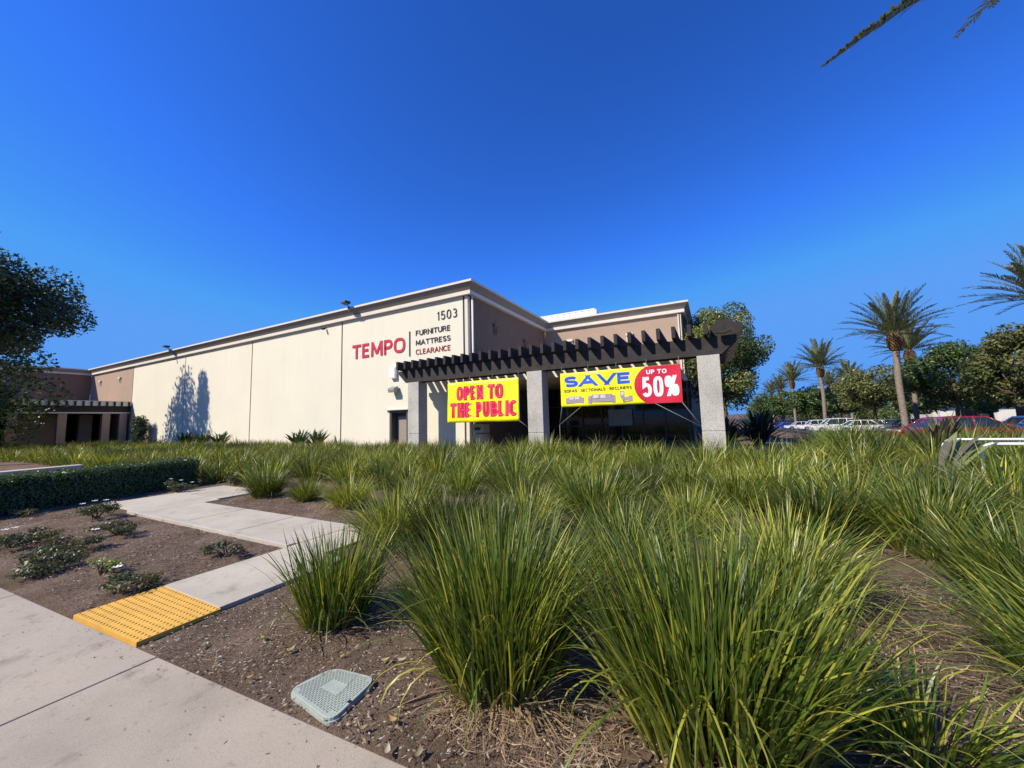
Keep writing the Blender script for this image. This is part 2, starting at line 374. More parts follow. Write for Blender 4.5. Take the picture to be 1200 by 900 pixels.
def sweep(path, prof, org, name, mat, parent):
    P = [Vector((p[0], p[1])) for p in path]; n = len(P); mb = MB(org); rings = []
    for i in range(n):
        ds = []
        if i > 0: ds.append((P[i] - P[i - 1]).normalized())
        if i < n - 1: ds.append((P[i + 1] - P[i]).normalized())
        ns = [Vector((d.y, -d.x)) for d in ds]
        nv = sum(ns, Vector((0, 0))); nv = nv / (nv.length_squared / len(ns)) if len(ns) > 1 else ns[0]
        if len(ns) > 1:
            nv = (ns[0] + ns[1]); nv = nv / (1 + ns[0].dot(ns[1]))
        rings.append([mb.bm.verts.new((P[i].x + nv.x * o_, P[i].y + nv.y * o_, z)) for o_, z in prof])
    k = len(prof)
    for i in range(n - 1):
        for j in range(k):
            mb.bm.faces.new((rings[i][j], rings[i][(j + 1) % k], rings[i + 1][(j + 1) % k], rings[i + 1][j]))
    mb.bm.faces.new(rings[0]); mb.bm.faces.new(rings[-1])
    return mb.build(name, mat, parent)
CP = [(-68.7, -22), (-68.7, 17), (-11.5, 17), (-11.5, 27.8), (-1.4, 27.8), (-1.4, 60)]
sweep(CP, [(0.004, 8.57), (0.20, 8.57), (0.20, 8.78), (0.004, 8.78)], BO, 'cornice_moulding', M['cornice'], bd)
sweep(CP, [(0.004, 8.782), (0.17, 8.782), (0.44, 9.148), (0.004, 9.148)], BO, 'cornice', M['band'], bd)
sweep(CP, [(-0.3, 9.15), (0.48, 9.15), (0.48, 9.27), (-0.3, 9.27)], BO, 'cornice_cap', M['cornice'], bd)
# door in the long wall
MB(BO).box(-17.5, -17.36, 17.02, 17.6, 0, 2.36).box(-16.14, -16.0, 17.02, 17.6, 0, 2.36).box(-17.36, -16.14, 17.02, 17.6, 2.2, 2.36).box(-17.36, -16.14, 17.45, 17.5, 0, 2.2).build('door_frame', M['frame'], bd)
d_ = MB(BO).box(-17.2, -16.2, 17.40, 17.445, 0.05, 1.98, .004).build('door', M['door'], bd)
MB(BO).tube([(-16.32, 17.39, 1.02), (-16.32, 17.34, 1.02), (-16.44, 17.34, 1.02)], 0.014, 8).build('handle', M['grey'], d_)
MB(BO).box(-17.72, -15.9, 16.86, 16.998, 2.37, 2.43).build('door_head', M['cornice'], bd)
# entrance canopy (its fascia catches the slits of light between the rafters)
MB(BO).box(-11.49, -1.3, 17.0, 27.79, 3.58, 4.06).build('entrance_canopy', M['cream'], bd)
# storefront under the canopy
sf = MB(BO)
for x in np.linspace(-11.3, -1.2, 9): sf.box(x - .04, x + .04, 24.0, 24.12, 0, 3.6)
for z in (0.05, 1.0, 2.3, 3.5): sf.box(-11.4, -1.1, 24.02, 24.1, z, z + .08)
sf.build('window_frame', M['frame'], bd)
MB(BO).box(-11.45, -1.0, 24.12, 24.2, 0, 3.6).build('window', M['glass'], bd)
MB(BO).box(-5.8, -4.35, 23.95, 23.99, 1.05, 2.05).build('window_panel', M['roofing'], bd)  # plain pale grey panel just in front of the storefront glass
# scuppers
def scupper(org, axis):
    x, y, z = org
    if axis == 'y':
        f = MB(BO).box(x - .22, x + .22, y - .05, y + .02, z - .32, z + .32, .01).build('roof_scupper', M['cornice'], bd)
        MB(BO).box(x - .15, x + .15, y - .062, y - .052, z - .28, z + .05).build('opening', M['joint'], f)
        MB(BO).box(x - .25, x + .25, y - .16, y - .052, z + .12, z + .30, .01).build('hood', M['cornice'], f)
    else:
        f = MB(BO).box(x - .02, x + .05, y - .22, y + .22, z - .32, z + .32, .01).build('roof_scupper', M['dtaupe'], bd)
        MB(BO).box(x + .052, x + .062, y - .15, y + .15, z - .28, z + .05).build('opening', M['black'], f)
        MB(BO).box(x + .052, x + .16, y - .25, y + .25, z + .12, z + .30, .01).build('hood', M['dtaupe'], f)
for p in ((-65.4, 17, 7.38), (-59.5, 17, 7.36), (-4.9, 27.8, 7.3), (-9.42, 27.8, 7.4)): scupper(p, 'y')
for p in ((-11.5, 19.8, 7.16), (-11.5, 23.99, 6.95), (-68.7, 14.0, 7.2), (-68.7, 10.4, 7.2)): scupper(p, 'x')
# roof screen
rs = empty('roof_screen', (-10, 33, 8.4), 0, 'white ribbed metal screen standing on the roof behind the taupe wing', 'roof screen')
RO = (-10, 33, 8.4)
mb = MB(RO)
x = -20.0
while x < -8.75:
    mb.box(x, x + .46, 33, 33.06, 8.4, 11.33); mb.box(x + .46, x + .6, 33.03, 33.09, 8.4, 11.33); x += .6
mb.build('panel', M['ribbed'], rs)
MB(RO).box(-20, -8.72, 32.98, 33.12, 11.335, 11.42).box(-8.78, -8.72, 33.12, 37, 8.4, 11.33).build('frame', M['ribbed'], rs)

# left portico walls (under the left pergola)
lw = MB(BO)
lw.box(-68.6, -60, -6, 8.6, 0, 3.4).box(-68.6, -60, 9.6, 13.0, 0, 3.4).box(-60.9, -60.1, 14.2, 15.2, 0, 3.4)
lw.build('portico_wall', M['taupe'], bd)
MB(BO).box(-68.6, -62, 8.6, 16.9, 0, 3.2).build('entrance_glass', M['glass'], bd)
MB(BO).box(-68.6, -57.2, -6, 16.95, 3.45, 3.7).build('portico_roof', M['taupe'], bd)

# ------------------------------------------------------------------ pergolas
BEV = 0.0
def pillar(mbname, cx, cy, wd, dp, h, org, parent, mat):
    o_ = MB(org)
    o_.box(cx - wd / 2, cx + wd / 2, cy - dp / 2, cy + dp / 2, 0, 0.985, 0.015)
    o_.box(cx - wd / 2 + .02, cx + wd / 2 - .02, cy - dp / 2 + .02, cy + dp / 2 - .02, 0.985, 1.005)
    o_.box(cx - wd / 2, cx + wd / 2, cy - dp / 2, cy + dp / 2, 1.005, h, 0.02)
    return o_.build(mbname, mat, parent)
pg = empty('entrance_pergola', (-7, 15.65, 0), 0, 'black timber pergola on speckled concrete pillars in front of the shop entrance', 'pergola')
PO = (-7, 15.65, 0)
for cx in (-14.03, -6.93, 0.0): pillar('pillar', cx, 15.65, 0.74, 0.70, 3.74, PO, pg, M['post'])
for cy in (20.0, 24.4): pillar('pillar', 0.0, cy, 0.70, 0.70, 3.74, PO, pg, M['post'])
def beam_x(y0, y1, xa, xb, z0, z1, tl=.5, tr=.5):
    return MB(PO).prism([(xa, z1), (xa, z1 - .17), (xa + tl, z0), (xb - tr, z0), (xb, z1 - .17), (xb, z1)], 'y', y0, y1)
beam_x(15.34, 15.52, -15.1, .95, 3.745, 4.40).build('beam', M['wood'], pg)
beam_x(15.78, 15.96, -15.1, .95, 3.745, 4.40).build('beam', M['wood'], pg)
# side beam (runs back along the drive)
for xa in (-.25, .1):
    MB(PO).prism([(15.97, 3.745), (24.7, 3.745), (25.1, 4.2), (25.1, 4.398), (15.97, 4.398)], 'x', xa, xa + .17).build('beam', M['wood'], pg)
xr = -14.8; n = 0
while xr < 0.15:
    yb = 16.95 if xr < -11.4 else 18.2
    zt = 4.86
    MB(PO).prism([(14.9, zt), (14.9, 4.44), (15.2, 4.405), (yb, 4.405), (yb, zt)], 'x', xr - .065, xr + .065).build('rafter', M['wood'], pg)
    xr += 0.528
for y in np.arange(15.62, 24.6, 0.53):
    MB(PO).prism([(.14, 4.858), (.14, 4.44), (.2, 4.405), (0.75, 4.405), (1.15, 4.52), (1.15, 4.86)], 'y', y - .075, y + .075).build('rafter', M['wood'], pg)
MB(PO).prism([(.30, 4.90), (.30, 4.45), (.55, 4.42), (.80, 4.5), (.80, 4.90)], 'y', 14.95, 15.1).build('rafter', M['wood'], pg)

lp = empty('side_pergola', (-56, 12, 0), 0, 'low black pergola with pale fascia along the shaded left wing of the warehouse', 'pergola')
LO = (-56, 12, 0)
for cy in (-3, 3, 9.15, 12.15, 15.2, 16.5): pillar('pillar', -56.5, cy, 0.62, 0.6, 3.4, LO, lp, M['taupe'])
MB(LO).box(-56.95, -56.75, -5, 17 - .05, 3.41, 4.18).box(-56.3, -56.1, -5, 16.95, 3.55, 4.18).build('beam', M['wood'], lp)
MB(LO).box(-56.3, -56.1, -5, 16.95, 3.41, 3.545).build('ledger', M['cornice'], lp)
MB(LO).box(-55.9, -55.8, -5, 16.95, 4.2, 4.70).build('fascia', M['cornice'], lp)
for y in np.arange(5.0, 16.9, 0.56):
    MB(LO).box(-59.9, -55.72, y - .07, y + .07, 4.185, 4.64).build('rafter', M['wood'], lp)

# ------------------------------------------------------------------ lettering
def arc(cx, cy, rx, ry, a0, a1, n=10):
    return [(cx + rx * math.cos(math.radians(a0 + (a1 - a0) * k / n)), cy + ry * math.sin(math.radians(a0 + (a1 - a0) * k / n))) for k in range(n + 1)]
def sup(cx, cy, rx, ry, a0, a1, n=14, e=.72):
    o_ = []
    for k in range(n + 1):
        a = math.radians(a0 + (a1 - a0) * k / n); c, q = math.cos(a), math.sin(a)
        o_.append((cx + rx * math.copysign(abs(c) ** e, c), cy + ry * math.copysign(abs(q) ** e, q)))
    return o_
GL = {   # glyph: advance width, strokes (centre lines in a unit box)
 'A': (.95, [[(0, 0), (.475, 1)], [(.475, 1), (.95, 0)], [(.2, .3), (.75, .3)]]),
 'B': (.75, [[(0, 0), (0, 1), (.4, 1)] + arc(.42, .76, .26, .24, 90, -90, 8) + [(0, .52)], [(.42, .52)] + arc(.45, .26, .3, .26, 90, -90, 8) + [(0, 0)]]),
 'C': (.8, [sup(.42, .5, .42, .5, 42, 318)]),
 'E': (.65, [[(.65, 1), (0, 1), (0, 0), (.65, 0)], [(0, .52), (.58, .52)]]),
 'F': (.62, [[(.62, 1), (0, 1), (0, 0)], [(0, .52), (.55, .52)]]),
 'H': (.8, [[(0, 0), (0, 1)], [(.8, 0), (.8, 1)], [(0, .52), (.8, .52)]]),
 'I': (.0, [[(0, 0), (0, 1)]]),
 'L': (.6, [[(0, 1), (0, 0), (.6, 0)]]),
 'M': (1.05, [[(0, 0), (.03, 1)], [(.06, 1), (.525, .1)], [(.525, .1), (.99, 1)], [(1.02, 1), (1.05, 0)]]),
 'N': (.82, [[(0, 0), (0, 1)], [(0, 1), (.82, 0)], [(.82, 0), (.82, 1)]]),
 'O': (.95, [sup(.475, .5, .475, .5, 90, 450, 28)]),
 'P': (.68, [[(0, 0), (0, 1), (.4, 1)] + arc(.42, .72, .27, .28, 90, -90, 8) + [(0, .44)]]),
 'R': (.75, [[(0, 0), (0, 1), (.4, 1)] + arc(.42, .74, .26, .26, 90, -90, 8) + [(0, .48)], [(.36, .48), (.75, 0)]]),
 'S': (.7, [sup(.35, .75, .34, .25, 30, 270, 12, .9) + sup(.35, .25, .36, .25, 90, -150, 12, .9)[1:]]),
 'T': (.8, [[(0, 1), (.8, 1)], [(.4, 1), (.4, 0)]]),
 'U': (.8, [[(0, 1), (0, .4)] + sup(.4, .4, .4, .4, 180, 360, 10) + [(.8, 1)]]),
 'V': (.9, [[(0, 1), (.45, 0)], [(.45, 0), (.9, 1)]]),
 'D': (.82, [[(0, 0), (0, 1), (.35, 1)] + arc(.38, .5, .44, .5, 90, -90, 12) + [(0, 0)]]),
 '0': (.66, [sup(.33, .5, .33, .5, 90, 450, 24)]),
 '1': (.3, [[(0, .8), (.25, 1), (.25, 0)]]),
 '3': (.62, [sup(.3, .75, .3, .25, 140, -90, 10, .9) , sup(.3, .26, .34, .26, 90, -140, 10, .9)]),
 '5': (.64, [[(.58, 1), (.08, 1), (.04, .56)] + sup(.30, .31, .34, .31, 110, -150, 12, .9)]),
 '%': (1.05, [sup(.2, .76, .2, .24, 90, 450, 16), sup(.85, .24, .2, .24, 90, 450, 16), [(.82, 1), (.22, 0)]]),
 '.': (.12, [[(0, .5), (.14, .5)]]), ' ': (.12, [])}
def place_text(name, body, x0, x1, z0, z1, y, mat, parent, org, tk=.18, depth=0.0, wave=None, gap=None):
    """strokes of thickness tk (fraction of the height) laid on the plane y, squeezed to x0..x1"""
    Hh = z1 - z0; T = tk * Hh; gp = gap if gap is not None else .16
    adv = [GL[c][0] for c in body]; tot = sum(adv) + (len(body) - 1) * gp
    n_ = len(body); sx = ((x1 - x0) - T * n_) / tot; ztop = z1 - T / 2; zb = z0 + T / 2
    mb = MB(org); x = x0; lv = 0
    for c, a in zip(body, adv):
        for st in GL[c][1]:
            P = [Vector((x + T / 2 + p[0] * sx, zb + p[1] * (ztop - zb))) for p in st]
            if c == '.': P = [Vector((P[0].x - T * .3, P[0].y)), Vector((P[0].x + T * .6, P[0].y))]
            if wave is not None:
                Q = [P[0]]
                for a_, b_ in zip(P[:-1], P[1:]):
                    m2 = max(1, int((b_ - a_).length / .09)); Q += [a_.lerp(b_, q / m2) for q in range(1, m2 + 1)]
                P = Q
            closed = (P[0] - P[-1]).length < 1e-4
            if closed: P = P[:-1]
            m_ = len(P); A, B = [], []
            for k in range(m_):
                pr = P[k - 1] if (k > 0 or closed) else None; nx_ = P[(k + 1) % m_] if (k < m_ - 1 or closed) else None
                ds = [d.normalized() for d in ([P[k] - pr] if pr is not None else []) + ([nx_ - P[k]] if nx_ is not None else [])]
                ns = [Vector((-d.y, d.x)) for d in ds]
                if len(ns) == 2:
                    q_ = ns[0] + ns[1]; nv = q_ / max(.35, 1 + ns[0].dot(ns[1])); base = P[k]
                else:
                    nv = ns[0]; base = P[k]
                    if abs(ds[0].y) > .3:
                        lim = z1 if P[k].y > ztop - 1e-3 else z0 if P[k].y < zb + 1e-3 else None
                        if lim is not None:
                            for lst_, sg2 in ((A, 1), (B, -1)):
                                q2 = P[k] + nv * (sg2 * T / 2); lst_.append(q2 + ds[0] * ((lim - q2.y) / ds[0].y))
                            continue
                    elif c == 'T': base = P[k] + ds[0] * (T / 2 if nx_ is None else -T / 2)
                def clampz(v): return Vector((v.x, min(max(v.y, z0), z1)))
                A.append(clampz(base + nv * T / 2)); B.append(clampz(base - nv * T / 2))
            yo = y - lv * .0012 if wave is not None else y - depth - lv * .001
            lv = (lv + 1) % 4
            def W(v, yy): return mb.bm.verts.new((v.x, yy + (float(wave(np.array(v.x), np.array(v.y))) if wave is not None else 0), v.y))
            va = [W(v, yo) for v in A]; vb = [W(v, yo) for v in B]
            if depth > 0: ua = [W(v, y) for v in A]; ub_ = [W(v, y) for v in B]
            rng_ = range(m_ if closed else m_ - 1)
            for k in rng_:
                k2 = (k + 1) % m_
                mb.bm.faces.new((va[k], vb[k], vb[k2], va[k2]))
                if depth > 0:
                    mb.bm.faces.new((va[k], va[k2], ua[k2], ua[k])); mb.bm.faces.new((vb[k2], vb[k], ub_[k], ub_[k2]))
        x += T + (a + gp) * sx
    bmf = mb.bm
    for v in bmf.verts: v.co -= mb.org
    me = bpy.data.meshes.new(name); bmf.to_mesh(me); bmf.free()
    return link(name, me, mat, parent)

sg = empty('wall_sign', (-17, 16.99, 5.5), 0, 'raised shop sign reading TEMPO furniture mattress clearance on the cream wall', 'sign')
SO = (-17, 16.99, 5.5); YS = 16.985
place_text('word', 'TEMPO', -20.86, -16.2, 5.86, 6.80, YS, M['lred'], sg, SO, .19, 0.02)
MB(SO).box(-15.87, -15.80, 16.96, 16.985, 5.56, 7.08).build('divider', M['ldark'], sg)
place_text('word', 'FURNITURE', -15.35, -12.79, 6.74, 7.06, YS, M['ldark'], sg, SO, .17, 0.015)
place_text('word', 'MATTRESS', -15.35, -12.79, 6.16, 6.47, YS, M['ldark'], sg, SO, .17, 0.015)
place_text('word', 'CLEARANCE', -15.35, -12.79, 5.60, 5.91, YS, M['ldred'], sg, SO, .15, 0.015)
hn = place_text('house_number', '1503', -13.74, -12.32, 7.44, 7.96, YS, M['ldark'], None, (0, 0, 0), .12, 0.02, gap=.3)
tag(hn, 'dark street number 1503 high on the cream wall near the corner', 'house number')

# ------------------------------------------------------------------ banners
def wave1(X, Z): return 0.022 * np.sin(X * 1.9 + Z * 1.3) + 0.014 * np.sin(X * 3.7 - Z * 2.2 + 1) + 0.006 * np.sin(X * 6.5 + Z * 5.0)
def sheet(name, x0, x1, z0, z1, y, mat, parent, org, wv, nx=40, nz=16, sag=0.0, thick=0.004):
    U, V_ = np.meshgrid(np.linspace(0, 1, nx), np.linspace(0, 1, nz))
    X = x0 + U * (x1 - x0); Z = z0 + V_ * (z1 - z0) - sag * np.sin(U * math.pi * 6) ** 2 * (V_ > .99) * 1.0
    Yc = y + wv(X, Z)
    P = np.stack([X - org[0], Yc - org[1], Z - org[2]], -1).reshape(-1, 3)
    ix = np.arange(nx * nz).reshape(nz, nx)
    F = np.stack([ix[:-1, :-1], ix[:-1, 1:], ix[1:, 1:], ix[1:, :-1]], -1).reshape(-1, 4)
    me = np_mesh(name, P, F, smooth=True)
    o_ = link(name, me, mat, parent)
    s_ = o_.modifiers.new('solid', 'SOLIDIFY'); s_.thickness = thick; s_.offset = 1
    return o_
b1 = empty('banner', (-9.7, 15.28, 2.5), 0, 'yellow banner reading OPEN TO THE PUBLIC in red, hung left of the middle pillar', 'banner')
O1 = (-9.7, 15.28, 2.5); YB = 15.27
sheet('vinyl_sheet', -11.72, -7.70, 1.53, 3.52, YB, M['yellow'], b1, O1, wave1)
for nm, mt, bo, dy in (('lettering', M['bred'], .25, -.008), ('letter_highlight', M['bpink'], .10, -.014)):
    e_ = (.25 - bo) / 2 * .70 if bo < .2 else 0
    place_text(nm, 'OPEN TO', -11.18 + e_, -8.50 - e_, 2.60 + e_, 3.30 - e_, YB + dy, mt, b1, O1, bo, 0, wave1)
    place_text(nm, 'THE PUBLIC', -11.56 + e_, -7.80 - e_, 1.76 + e_, 2.50 - e_, YB + dy, mt, b1, O1, bo, 0, wave1)
for x in (-11.7, -10.4, -9.1, -7.72): MB(O1).tube([(x, YB, 3.5), (x, 15.33, 3.8)], 0.008, 5).build('cord', M['cord'], b1)
MB(O1).tube([(-7.72, YB, 1.55), (-7.3, 15.4, 1.2)], 0.01, 5).build('cord', M['cord'], b1)

b2 = empty('banner', (-3.3, 15.28, 2.8), 0, 'wide yellow SAVE banner with red up to 50% corner, hung right of the middle pillar', 'banner')
O2 = (-3.3, 15.28, 2.8)
BX0, BX1, BZ0, BZ1 = -5.67, -0.93, 2.07, 3.51
sheet('vinyl_sheet', BX0, BX1, BZ0, BZ1, YB, M['yellow'], b2, O2, wave1, 60)
# red corner with a curved left edge, as a fine grid strip so that it follows the folds
nz_ = 24; nx2 = 14; P = []; 
for j in range(nz_):
    z = BZ0 + .004 + (BZ1 - BZ0 - .008) * j / (nz_ - 1)
    t_ = (z - (BZ0 + BZ1) / 2) / 0.86
    xl = -1.62 - 1.0 * math.sqrt(max(0, 1 - t_ * t_))
    for i in range(nx2):
        x_ = xl + (BX1 - .004 - xl) * i / (nx2 - 1); P.append((x_ - O2[0], YB + wave1(x_, z) - .008 - O2[1], z - O2[2]))
ix = np.arange(nx2 * nz_).reshape(nz_, nx2)
link('red_corner', np_mesh('red_corner', P, np.stack([ix[:-1, :-1], ix[:-1, 1:], ix[1:, 1:], ix[1:, :-1]], -1).reshape(-1, 4), smooth=True), M['bred'], b2)
place_text('lettering', 'SAVE', -5.50, -2.72, 2.90, 3.36, YB - .008, M['bblue'], b2, O2, .27, 0, wave1, gap=.10)
place_text('lettering', 'SOFAS . SECTIONALS . RECLINERS', -5.52, -2.72, 2.68, 2.80, YB - .014, M['bblack'], b2, O2, .18, 0, wave1)
place_text('lettering', 'UP TO', -2.15, -1.42, 3.20, 3.37, YB - .016, M['bwhite'], b2, O2, .24, 0, wave1)
place_text('lettering', '50%', -2.33, -1.02, 2.32, 3.10, YB - .016, M['bwhite'], b2, O2, .17, 0, wave1, gap=.16)
def pic(parts):
    mb = MB(O2)
    for (a, b_, c, d) in parts:
        y_ = YB + float(wave1(np.array((a + b_) / 2), np.array((c + d) / 2))) - .02
        mb.box(a, b_, y_, y_ + .003, c, d)
    return mb
pic([(-5.42, -4.72, 2.22, 2.36), (-5.34, -4.80, 2.36, 2.50), (-5.46, -5.34, 2.20, 2.44), (-4.80, -4.68, 2.20, 2.44)]).build('printed_sofa', M['sofa'], b2)
pic([(-4.42, -3.46, 2.22, 2.36), (-4.36, -3.52, 2.36, 2.54), (-4.50, -4.36, 2.18, 2.48), (-3.52, -3.38, 2.18, 2.48)]).build('printed_sofa', M['sofa'], b2)
pic([(-3.12, -2.84, 2.26, 2.38), (-3.18, -3.02, 2.34, 2.62), (-2.86, -2.72, 2.20, 2.42), (-3.1, -2.8, 2.18, 2.23)]).build('printed_sofa', M['sofa'], b2)
def pic2(parts):
    mb = MB(O2)
    for (a, b_, c, d) in parts:
        y_ = YB + float(wave1(np.array((a + b_) / 2), np.array((c + d) / 2))) - .026
        mb.box(a, b_, y_, y_ + .003, c, d)
    return mb
pic2([(-5.30, -5.10, 2.37, 2.48), (-5.06, -4.86, 2.37, 2.48), (-4.28, -4.04, 2.38, 2.52), (-3.98, -3.78, 2.38, 2.52), (-3.74, -3.58, 2.38, 2.5), (-3.14, -3.04, 2.44, 2.58)]).build('printed_cushion', M['sofalt'], b2)
kx = -5.86
for pts_ in [[(x, YB, 3.49), (x, 15.33, 3.8)] for x in np.linspace(BX0 + .05, BX1 - .05, 5)]: MB(O2).tube(pts_, 0.008, 5).build('cord', M['cord'], b2)
for pts_ in ([(-5.66, YB, 2.07), (kx, 15.45, 1.32)], [(-4.80, YB, 2.07), (kx, 15.45, 1.32)], [(kx, 15.45, 1.32), (kx, 15.45, 0)], [(-1.9, YB, 2.07), (-0.36, 15.4, 1.15)], [(-0.95, YB, 2.07), (-0.36, 15.4, 1.15)]):
    MB(O2).tube(pts_, 0.011, 6).build('cord', M['cord'], b2)

# ------------------------------------------------------------------ fittings on the wall
def flood(x, z, label):
    r = empty('floodlight', (x, 16.5, z), 0, label, 'floodlight', 'floodlights along the long cornice')
    O = (x, 16.5, z)
    MB(O).tube([(x, 16.52, z - .25), (x, 16.38, z - .1), (x, 16.25, z + .02)], 0.03, 8).build('arm', M['black'], r)
    MB(O).prism([(16.0, z + .16), (15.95, z + .04), (16.3, z - .04), (16.42, z + .04), (16.4, z + .18)], 'x', x - .22, x + .20).build('housing', M['black'], r)
    MB(O).box(x - .12, x + .12, 16.42, 16.51, z - .36, z - .12, .02).build('bracket', M['grey'], r)
flood(-20.6, 9.40, 'black floodlight on the cornice above the red shop name')
flood(-46.1, 9.45, 'black floodlight on the cornice above the shadow of trees')
for x, z, t_ in ((-23.6, 8.34, 'tiny black camera under the cornice left of the sign panel'), (-45.96, 8.40, 'tiny black camera under the cornice above the tree shadow')):
    r = empty('security_camera', (x, 17, z), 0, t_, 'camera')
    MB((x, 17, z)).tube([(x, 16.99, z + .05), (x, 16.85, z + .05), (x, 16.8, z)], 0.03, 8).build('mount', M['grey'], r)
    MB((x, 17, z)).tube([(x, 16.9, z - .02), (x, 16.68, z - .09)], 0.07, 10).build('housing', M['black'], r)
r = empty('wall_light', (-16.95, 17, 3.6), 0, 'small grey wall light above the side door beside the left pillar', 'wall light')
O = (-16.95, 17, 3.6)
MB(O).box(-17.12, -16.82, 16.9, 16.995, 3.5, 3.8, .01).build('back_plate', M['cornice'], r)
MB(O).prism([(16.9, 3.82), (16.55, 3.66), (16.6, 3.42), (16.9, 3.5)], 'x', -17.2, -16.7).build('housing', M['grey'], r)
MB(O).poly([(-17.15, 16.555, 3.63), (-16.75, 16.555, 3.63), (-16.75, 16.6, 3.45), (-17.15, 16.6, 3.45)]).build('lens', M['lampglass'], r)
r = empty('junction_box', (-17.05, 17, 4.6), 0, 'white junction box on the cream wall at the end of the pergola', 'junction box')
O = (-17.05, 17, 4.6)
MB(O).box(-17.3, -16.85, 16.8, 16.995, 4.3, 4.98, .012).build('casing', M['white'], r)
MB(O).box(-17.26, -16.89, 16.785, 16.798, 4.34, 4.94, .004).build('cover', M['white'], r)
r = empty('trash_receptacle', (-10.6, 17.6, 0), 0, 'tan waste bin with dark slot beside the building corner under the first banner', 'bin')
O = (-10.6, 17.6, 0)
MB(O).box(-10.95, -10.3, 16.3, 16.9, 0.02, 0.93, .02).build('body', M['bin'], r)
MB(O).box(-10.97, -10.28, 16.28, 16.92, 0.97, 1.42, .03).build('lid', M['bin'], r)
MB(O).box(-10.8, -10.45, 16.268, 16.279, 1.12, 1.26).build('slot', M['black'], r)

# ------------------------------------------------------------------ utility box lid
ub = empty('utility_box', (-2.12, 1.61, 0), 0, 'pale green irrigation valve box lid set in the soil beside the pavement', 'utility box')
O = (-2.12, 1.61, 0)
c0 = [np.array(p) for p in ((-2.36, 1.49), (-2.29, 1.75), (-1.95, 1.80), (-1.90, 1.44))]
def rounded(cs, r_, k=6):
    out = []
    n_ = len(cs)
    for i in range(n_):
        p = cs[i]; a = cs[i - 1] - p; b_ = cs[(i + 1) % n_] - p; a = a / np.linalg.norm(a); b_ = b_ / np.linalg.norm(b_)
        for t_ in np.linspace(0, 1, k):
            q_ = (1 - t_) ** 2 * (p + a * r_) + 2 * t_ * (1 - t_) * p + t_ ** 2 * (p + b_ * r_); out.append(tuple(q_))
    return out
cen = sum(c0) / 4
MB(O).prism(rounded([cen + (c - cen) * 1.03 for c in c0], .08), 'z', -0.05, 0.012).build('box_rim', M['hull'], ub)
lid = MB(O).prism(rounded([cen + (c - cen) * 0.99 for c in c0], .075), 'z', 0.012, 0.030).build('lid', M['hull'], ub)
bv = lid.modifiers.new('b', 'BEVEL'); bv.width = .003; bv.segments = 2; bv.limit_method = 'ANGLE'
tr_ = MB(O)
for i in range(26):
    for j in range(22):
        u = .07 + .86 * i / 25; v = .08 + .84 * j / 21
        p = (c0[0] * (1 - u) + c0[3] * u) * (1 - v) + (c0[1] * (1 - u) + c0[2] * u) * v
        if (min(u, 1 - u) < .14 and min(v, 1 - v) < .14) or (.34 < u < .66 and .38 < v < .66): continue
        s_ = .0028
        tr_.box(p[0] - s_ * (2 if (i + j) % 2 else 1), p[0] + s_ * (2 if (i + j) % 2 else 1), p[1] - s_ * (1 if (i + j) % 2 else 2), p[1] + s_ * (1 if (i + j) % 2 else 2), .0305, .033)
t_ = tr_.build('tread', M['hull'], lid); t_['kind'] = 'stuff'
kh = MB(O); p = c0[0] * .3 + c0[1] * .7 + np.array([.03, 0]); kh.box(p[0] - .014, p[0] + .014, p[1] - .01, p[1] + .01, .0305, .032)
p = c0[3] * .6 + c0[2] * .4 + np.array([-.015, 0]); kh.box(p[0] - .012, p[0] + .012, p[1] - .01, p[1] + .01, .0305, .032)
kh.build('keyhole', M['black'], lid)

